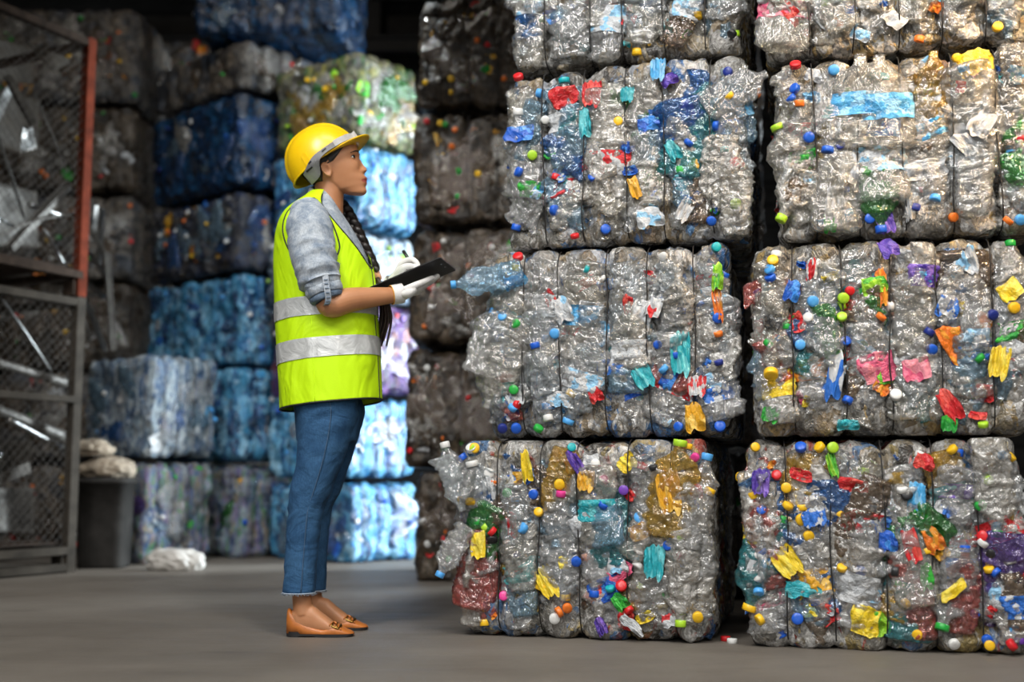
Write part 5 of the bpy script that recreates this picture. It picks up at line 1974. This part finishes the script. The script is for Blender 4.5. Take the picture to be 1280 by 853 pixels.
# drape folds
ti = np.tile(np.arange(nseg), nlev) / nseg * 2 * math.pi
lv = np.repeat(py_lv, nseg)
cxy = np.repeat(np.array([r.mean(0) for r in rv]), nseg, 0)
d = v - cxy
d[:, 2] = 0
L = np.linalg.norm(d, axis=1)[:, None]
low = np.clip((lv - 330) / 160, 0, 1)
fold = (.0035 * vnoise(np.stack([np.cos(ti) * 2.2, np.sin(ti) * 2.2, lv / 95.0], 1), 31) + .0030 * ridge(np.stack([np.cos(ti) * 2.8, np.sin(ti) * 2.8, lv / 60.0 + np.cos(ti)], 1), 32)) * (.35 + .75 * low)
v = v + d / L * fold[:, None]
# the hem hangs lower at the back; front panel flicks out
fl = np.clip((lv - 480) / 25, 0, 1)
v[:, 2] += .010 * fl * np.cos(ti) - .004 * fl
YAW = R(-13)          # the zip line sits a little to the camera side
dth = np.angle(np.exp(1j * (ti - YAW)))
vneck = np.clip((338 - lv) / 90, 0, 1)
keep = ~((np.abs(dth) < R(4) + vneck ** .8 * R(62)) & (lv < 338))
f = []
for i in range(nlev - 1):
    for j in range(nseg):
        k2 = (j + 1) % nseg
        q = (i * nseg + j, i * nseg + k2, (i + 1) * nseg + k2, (i + 1) * nseg + j)
        if all(keep[a] for a in q):
            f.append(q)
vo = v.copy()
mv = mesh('vest', vo, f, VEST)
vest = part('vest', mv, woman)
so = vest.modifiers.new('cloth', 'SOLIDIFY')
so.thickness = .003
so.offset = 1
# piping along neck opening, hem and zip


def ring_at(py, k=0):
    i = int(np.argmin(np.abs(py_lv - py)))
    return v[i * nseg:(i + 1) * nseg]


def surf(py, a, out=.003):
    """vest surface point at photo row py and angle a round the body"""
    i = np.interp(-py, -py_lv, np.arange(nlev))
    i0 = int(min(nlev - 2, math.floor(i)))
    fi = i - i0
    j = (a % (2 * math.pi)) / (2 * math.pi) * nseg
    j0 = int(j) % nseg
    fj = j - int(j)
    g = lambda ii, jj: v[ii * nseg + jj % nseg]
    q = (g(i0, j0) * (1 - fj) + g(i0, j0 + 1) * fj) * (1 - fi) + (g(i0 + 1, j0) * (1 - fj) + g(i0 + 1, j0 + 1) * fj) * fi
    c = cxy[i0 * nseg]
    dd = q - c
    dd[2] = 0
    return q + dd / np.linalg.norm(dd) * out


hem = [surf(505, a, .002) for a in np.linspace(0, 2 * math.pi, 100)]
part('hem_piping', MB().tube(hem, .0032, 7, caps=False).build('hem_piping', PIPE), vest)
for sg in (-1, 1):
    pl = [surf(p_, YAW + sg * (R(5) + max(0, min(1, (338 - p_) / 90)) ** .8 * R(62))) for p_ in np.linspace(250, 338, 30)]
    part('neck_piping', MB().tube(pl, .0024, 7).build('neck_piping', PIPE), vest)
part('zip', MB().tube([surf(p_, YAW) for p_ in np.linspace(338, 505, 40)], .0024, 7).build('zip', PIPE), vest)
# armholes: black edge where the sleeve comes through
for sg in (-1, 1):
    ah = []
    for px, py, a in ((386, 257, 90), (378, 262, 104), (366, 270, 121), (360, 280, 127), (357.5, 293, 129), (360, 308, 126), (366, 322, 119), (374, 334, 110), (384, 341, 101), (400, 342, 88), (413, 336, 74), (420, 322, 64), (420, 306, 62), (415, 290, 62), (407, 276, 66), (397, 265, 74), (386, 257, 90)):
        ah.append((py, a))
    ah = resample(np.array(ah, float), 60)
    pts = [surf(py, sg * R(a), .004) for py, a in ah]
    part('armhole_piping', MB().tube(pts, .0026, 7).build('armhole_piping', PIPE), vest)
# reflective tapes
for p0_, p1_ in ((379, 401.5), (428.5, 452.5)):
    rows = []
    for p_ in np.linspace(p0_, p1_, 8):
        rows.append(np.array([surf(p_ + (-4.0 * math.cos(a)), a, .0055) for a in np.linspace(0, 2 * math.pi, 110)]))
    vv = np.concatenate(rows)
    n = 110
    ff2 = [(i * n + j, i * n + j + 1, (i + 1) * n + j + 1, (i + 1) * n + j) for i in range(7) for j in range(n - 1)]
    part('reflective_tape', mesh('reflective_tape', vv, ff2, TAPE), vest)
# side seam
part('side_seam', MB().tube([surf(p_, R(-97), .0025) for p_ in np.linspace(345, 504, 30)], .0014, 6).build('side_seam', VEST), vest)

# ---- jeans
jm = MB()
hips = [(496, 366, 449, .160), (515, 370, 454, .163), (535, 371.5, 450, .160), (552, 373, 446, .155)]


def leg(tab, dy0):
    tab = resample(np.array(tab, float), 90)
    rings = []
    for py, xb, xf, hw, dyy in tab:
        a, b = Q(xb, py, dyy), Q(xf, py, dyy)
        rings.append(ellring((a + b) / 2, (b[0] - a[0]) / 2, hw, 48, 2.15))
    v, f = loft(rings)
    n = 90 * 48
    ti = np.concatenate([np.tile(np.arange(48), 90) / 48 * 2 * math.pi, [0, 0]])
    lv = np.concatenate([np.repeat(tab[:, 0], 48), tab[[0, -1], 0]])
    c = np.vstack([np.repeat(np.array([r.mean(0) for r in rings]), 48, 0), rings[0].mean(0)[None], rings[-1].mean(0)[None]])
    d = v - c
    L = np.linalg.norm(d, axis=1)[:, None] + 1e-6
    kn = gs(lv - 632, 26) + .6 * gs(lv - 515, 22) + .30 + .3 * gs(lv - 720, 30)
    w = .0042 * kn * ridge(np.stack([np.cos(ti) * 1.1, np.sin(ti) * 1.1 + dy0 * 9, lv / 15.0 + .9 * np.cos(ti)], 1), 41) + .0022 * vnoise(np.stack([np.cos(ti) * 2, np.sin(ti) * 2, lv / 30.0], 1), 43)
    v[:n] += (d / L * w[:, None])[:n]
    return v, f


near_leg = [(498, 367, 446, .092, -.078), (515, 370, 448, .092, -.078), (540, 372.5, 441, .090, -.080), (575, 371.5, 429, .082, -.084), (610, 364.5, 416, .070, -.086), (636, 361, 404, .062, -.086), (664, 358.8, 400, .060, -.086), (700, 356.2, 397, .058, -.086), (741, 353.8, 393.5, .057, -.086)]
far_leg = [(498, 370, 452, .090, .078), (515, 372, 455, .090, .078), (540, 376, 450, .088, .080), (575, 380, 438.5, .080, .084), (610, 378, 427, .068, .086), (636, 374, 415, .061, .086), (664, 370, 411, .059, .086), (700, 367, 409, .057, .086), (738, 366, 407, .056, .086)]
for tab, dy0 in ((near_leg, -1), (far_leg, 1)):
    jm.add(*leg(tab, dy0))
jm.add(*loft(torso_levels([(a, b, c, d, 0) for a, b, c, d in hips], 12, 2.4)))
jv, jf = jm.data()
jme = remesh(jv, jf, .0045, 2, 'jeans')
jme.materials[0] = JEANS
jeans = part('jeans', jme, woman)
for tab, sg in ((near_leg, -1), (far_leg, 1)):
    t2 = resample(np.array(tab, float), 60)
    pts = []
    for py, xb, xf, hw, dyy in t2[2:]:
        xm = xb * .44 + xf * .56
        pts.append(Q(xm, py, dyy + sg * (hw + .001)))
    part('side_seam', MB().tube(pts, .0016, 6).build('side_seam', JSEAM), jeans)
    py, xb, xf, hw, dyy = t2[-1]
    a, b = Q(xb, py, dyy), Q(xf, py, dyy)
    rg_h = ellring((a + b) / 2, (b[0] - a[0]) / 2 + .001, hw + .001, 72, 2.15)
    fm = MB()
    fm.tube(list(rg_h) + [rg_h[0]], .0022, 6, caps=False)
    rf = np.random.default_rng(5 + sg)
    for q in rg_h:
        for _ in range(2):
            e = q + np.array([rf.normal(0, .003), rf.normal(0, .003), -rf.uniform(.004, .009)])
            fm.tube([q + rf.normal(0, .001, 3), e], .0006, 4)
    part('frayed_hem', fm.build('frayed_hem', FRAY), jeans)

# ---- shoes
for sg, dx, dpy in ((-1, 0, 0), (1, 17.5, -8)):
    dy = .085 * sg
    rings = []
    rows = [(358.9, 772, .006), (359.5, 763, .016), (362, 760.5, .024), (367, 765, .030), (374, 771, .0325), (384, 777.5, .034), (395, 782, .0355), (405, 784.0, .038), (413, 781.5, .040), (420, 780.5, .041), (428, 783.5, .038), (434, 786.5, .034), (439, 788.5, .027), (441.8, 790.5, .017), (442.6, 792, .009)]
    rw = resample(np.array(rows, float), 46)
    for x, top, hw2 in rw:
        bot = 794.0 if x > 378 else 791.0
        a, b = Q(x + dx, top + dpy, dy), Q(x + dx, bot + dpy, dy)
        hh_ = max(.002, (a[2] - b[2]))
        t = np.linspace(0, math.pi, 22)
        # open top between heel and vamp: walls only
        y = -np.cos(t) * hw2
        z = np.sin(t) ** .42 * hh_
        rings.append(np.concatenate([np.stack([np.full(22, a[0]), a[1] + y, b[2] + z], 1), np.stack([np.full(2, a[0]), [a[1] + hw2 * .9, a[1] - hw2 * .9], np.full(2, b[2])], 1)]))
    v, f = loft(rings)
    shoe = part('shoe', mesh('shoe', v, [q[::-1] for q in f], SHOE), woman)
    sm_ = []
    for x, top, hw2 in rw[1:-1]:
        a = Q(x + dx, 792 + dpy, dy)
        z1 = .010 if x > 376 else .017
        z0 = .001 if (x < 376 or 396 < x < 436) else .004
        y = hw2 + .001
        sm_.append(np.array([[a[0], a[1] - y, z0], [a[0], a[1] + y, z0], [a[0], a[1] + y, z1], [a[0], a[1] - y, z1]]))
    part('sole', mesh('sole', *loft(sm_), SOLE, False), shoe)
    bk_ = MB()
    c = Q(422 + dx, 780.5 + dpy, dy) + np.array([0, -.010, .003])
    sl = np.array([1, 0, -.32])
    sl /= np.linalg.norm(sl)
    up_ = np.array([.32, 0, 1]) / 1.05
    fr_ = [c + sl * a * .012 + np.array([0, b * .024, 0]) - up_ * .010 * b * b for a, b in ((-1, -1), (0, -1.05), (1, -1), (1.05, 0), (1, 1), (0, 1.05), (-1, 1), (-1.05, 0), (-1, -1))]
    bk_.tube(resample(fr_, 40), .0036, 7)
    bk_.tube([c + np.array([0, -.03, -.012]), c + up_ * .002, c + np.array([0, .03, -.012])], .0028, 7)
    part('buckle', bk_.build('buckle', BRASS), shoe)
    # strap ends of the bow
    part('shoe_bow', MB().tube(resample([c - sl * .022 + np.array([0, -.028, -.010]), c - sl * .008 + up_ * .001, c + sl * .016 + np.array([0, -.026, -.012])], 14), .004, 7, ell=.5).build('shoe_bow', SHOE), shoe)

# ---- gloves, each a hand with five fingers


def glove(fingers, palm, cuff, name='glove'):
    m = MB()
    for pts, rads, ell in palm:
        p = resample([(*a, r) for a, r in zip(pts, rads)], 22)
        m.add(*tube(p[:, :3], p[:, 3], 24, True, ell[0], ell[1]))
    for pts, rads in fingers:
        p = resample([(*a, r) for a, r in zip(pts, rads)], 18)
        m.tube(p[:, :3], p[:, 3], 14)
        # round tips
        bm = bmesh.new()
        bmesh.ops.create_icosphere(bm, subdivisions=2, radius=float(p[-1, 3]))
        v = np.array([q.co[:] for q in bm.verts]) + p[-1, :3]
        f = [[q.index for q in g.verts] for g in bm.faces]
        bm.free()
        m.add(v, f)
    v, f = m.data()
    me = remesh(v, f, .0019, 2, name)
    me.materials[0] = GLOVE
    g = part(name, me, woman)
    (a, b), (r0, r1) = cuff
    pp = np.linspace(a, b, 12)
    rr = np.linspace(r0, r1, 12)
    vv, f2 = tube(pp, rr, 40, False)
    an = np.tile(np.arange(40), 12)
    c = np.repeat(pp, 40, 0)
    vv = c + (vv - c) * (1 + .03 * (an % 2))[:, None]
    part('knit_cuff', mesh('knit_cuff', vv, f2, GLOVE), g)
    T = (b - a) / np.linalg.norm(b - a)
    ring = tube(np.array([a, a + T * .004]), np.array([r0, r0]), 30, False)[0][:30]
    part('cuff_trim', MB().tube(list(ring) + [ring[0]], .0018, 6, caps=False).build('cuff_trim', GTRIM), g)
    return g


# near (right) hand: palm up under the board, fingers along its underside, thumb on the camera side
W0 = Q(497, 368, -.085)
PA, PB_ = Q(503, 366.5, -.078), Q(521, 361.5, -.050)
fing = []
for i, (d0, ln, up_px) in enumerate(((-.030, .97, 0.0), (-.008, 1.0, -0.4), (.014, .95, 0.2), (.034, .80, 1.0))):
    k0 = Q(520.5 + i * .3, 361.0 + i * .9, -.050 + d0)
    k1 = Q(520.5 + 12.5 * ln, 361.5 + i * .9 - 7.4 * ln, -.050 + d0 + .018)
    k2 = Q(520.5 + 21.5 * ln, 361.5 + i * .9 - 13.2 * ln, -.050 + d0 + .03)
    k3 = Q(520.5 + 27.0 * ln, 361.0 + i * .9 - 16.6 * ln, -.050 + d0 + .038)
    fing.append(([k0, k1, k2, k3], [.0108, .0098, .0088, .0074] if i < 3 else [.0095, .0085, .0076, .0065]))
th0, th1, th2, th3 = Q(506, 363, -.105), Q(519, 357.0, -.106), Q(531, 351.8, -.092), Q(540.5, 347.2, -.078)
fing.append(([th0, th1, th2, th3], [.0135, .0118, .0102, .0082]))
ax_s = np.array([0.25, 1, .0])
gl1 = glove(fing, [([W0, PA, PA * .5 + PB_ * .5, PB_, Q(525, 360, -.046)], [.0245, .0300, .0385, .0425, .036], (.46, (0.25, 1.0, 0.1))),
                   ([Q(503, 368.5, -.10), Q(511, 366.5, -.103), Q(519, 361, -.10)], [.016, .021, .014], (.8, (0, 1, 0)))],
            ((Q(489.5, 368.8, -.092), Q(503, 366.6, -.079)), (.0315, .0335)))
# far (left) hand: closed round a pen, on top of the board
BD0 = Q(451.6, 363.5, -.095)
BD1 = Q(549.6, 321.0, -.145)
BX = BD1 - BD0
BL = np.linalg.norm(BX)
BX /= BL
BYv = np.array([.2, 1.0, -.02])
BYv -= BX * (BYv @ BX)
BYv /= np.linalg.norm(BYv)
BZ = np.cross(BX, BYv)
if BZ[2] < 0:
    BZ = -BZ


def bd(x, y, z):
    return BD0 + BX * x + BYv * y + BZ * z


# pen contact point on the paper, hand around it
hx, hy = .160, .135
tip = bd(hx + .018, hy - .012, .004)
ptop = Q(504, 313.5, .045)
fing2 = []
for i, (oy, r) in enumerate(((-.020, .0098), (.000, .0095), (.018, .0092), (.034, .0082))):
    kn = bd(hx - .024 + .004 * i, hy + oy + .004, .066 - .005 * i)
    k1 = bd(hx + .014 - .004 * i, hy + oy - .002, .064 - .007 * i)
    k2 = bd(hx + .028 - .008 * i, hy + oy * .8 - .008, .040 - .005 * i)
    k3 = bd(hx + .018 - .010 * i, hy + oy * .7 - .012, .019 if i else .026)
    fing2.append(([bd(hx - .050, hy + oy * .8 + .006, .048), kn, k1, k2, k3], [r * 1.1, r * 1.12, r, r * .92, r * .82]))
fing2.append(([bd(hx - .050, hy - .022, .034), bd(hx - .022, hy - .040, .044), bd(hx + .002, hy - .036, .042), bd(hx + .018, hy - .022, .030)], [.0125, .0115, .0098, .0082]))
gl2 = glove(fing2, [([bd(hx - .098, hy + .020, .024), bd(hx - .078, hy + .014, .033), bd(hx - .050, hy + .008, .044), bd(hx - .024, hy + .006, .052)], [.022, .030, .0355, .034], (.52, tuple(BYv)))],
            ((bd(hx - .122, hy + .030, .010), bd(hx - .080, hy + .015, .031)), (.0265, .029)))

# ---- clipboard and pen: held things, of their own
BOARD = simple('black_hardboard', (0.012, 0.012, 0.013), .38, 0, .3, 40, .1)
PAPER = simple('white_paper', (0.74, 0.75, 0.76), .7, 0, .05)
CHROME = simple('chrome', (0.6, 0.6, 0.6), .2, 1.0)
wd_ = .222
clip_ = thing('clipboard', 'black clipboard with white paper held level in gloved hands', 'clipboard', bd(BL / 2, wd_ / 2, 0) + ROOT)
CO = bd(BL / 2, wd_ / 2, 0)


def bdl(x, y, z):
    return bd(x, y, z) - CO


def slab(x0, x1, y0, y1, z0, z1, r, n=8):
    pr = []
    for cx_, cy_, a0 in ((x1 - r, y1 - r, 0), (x0 + r, y1 - r, 90), (x0 + r, y0 + r, 180), (x1 - r, y0 + r, 270)):
        for k in range(n):
            a = R(a0 + 90 * k / (n - 1))
            pr.append((cx_ + r * math.cos(a), cy_ + r * math.sin(a)))
    return loft([np.array([bdl(x, y, z0) for x, y in pr]), np.array([bdl(x, y, z1) for x, y in pr])])


part('board', mesh('board', *slab(0, BL, 0, wd_, -.0032, 0, .010), BOARD, False), clip_)
part('paper', mesh('paper', *slab(.004, BL - .012, .006, wd_ - .006, .0004, .0016, .001), PAPER, False), clip_)
cm = MB()
cm.add(*slab(BL - .030, BL - .004, wd_ / 2 - .055, wd_ / 2 + .055, .0016, .006, .004))
cm.tube([bdl(BL - .012, wd_ / 2 - .045, .010), bdl(BL - .012, wd_ / 2 + .045, .010)], .005, 10)
part('clip', cm.build('clip', CHROME), clip_)
for yy in (.075, .125):
    part('rivet', MB().tube([bdl(BL - .016, yy, -.0030), bdl(BL - .016, yy, -.0050), bdl(BL - .016, yy, -.0054)], [.0034, .0030, .0010], 12).build('rivet', CHROME), clip_)
pen = thing('pen', 'black pen in the gloved far hand above the clipboard', 'pen', tip + ROOT)
pv = ptop - tip
m = MB().tube([pv * 0 + pv * .10, pv * .16, pv * .8, pv * .98, pv], [.0034, .0060, .0062, .0060, .004], 14)
part('barrel', m.build('barrel', BOARD), pen)
part('nib', MB().tube([pv * 0, pv * .05, pv * .11], [.0006, .0018, .0034], 12).build('nib', CHROME), pen)
part('pen_clip', MB().tube([pv * .97 + np.array([0, -.0075, 0]), pv * .7 + np.array([0, -.008, 0])], .0012, 6).build('pen_clip', CHROME), pen)
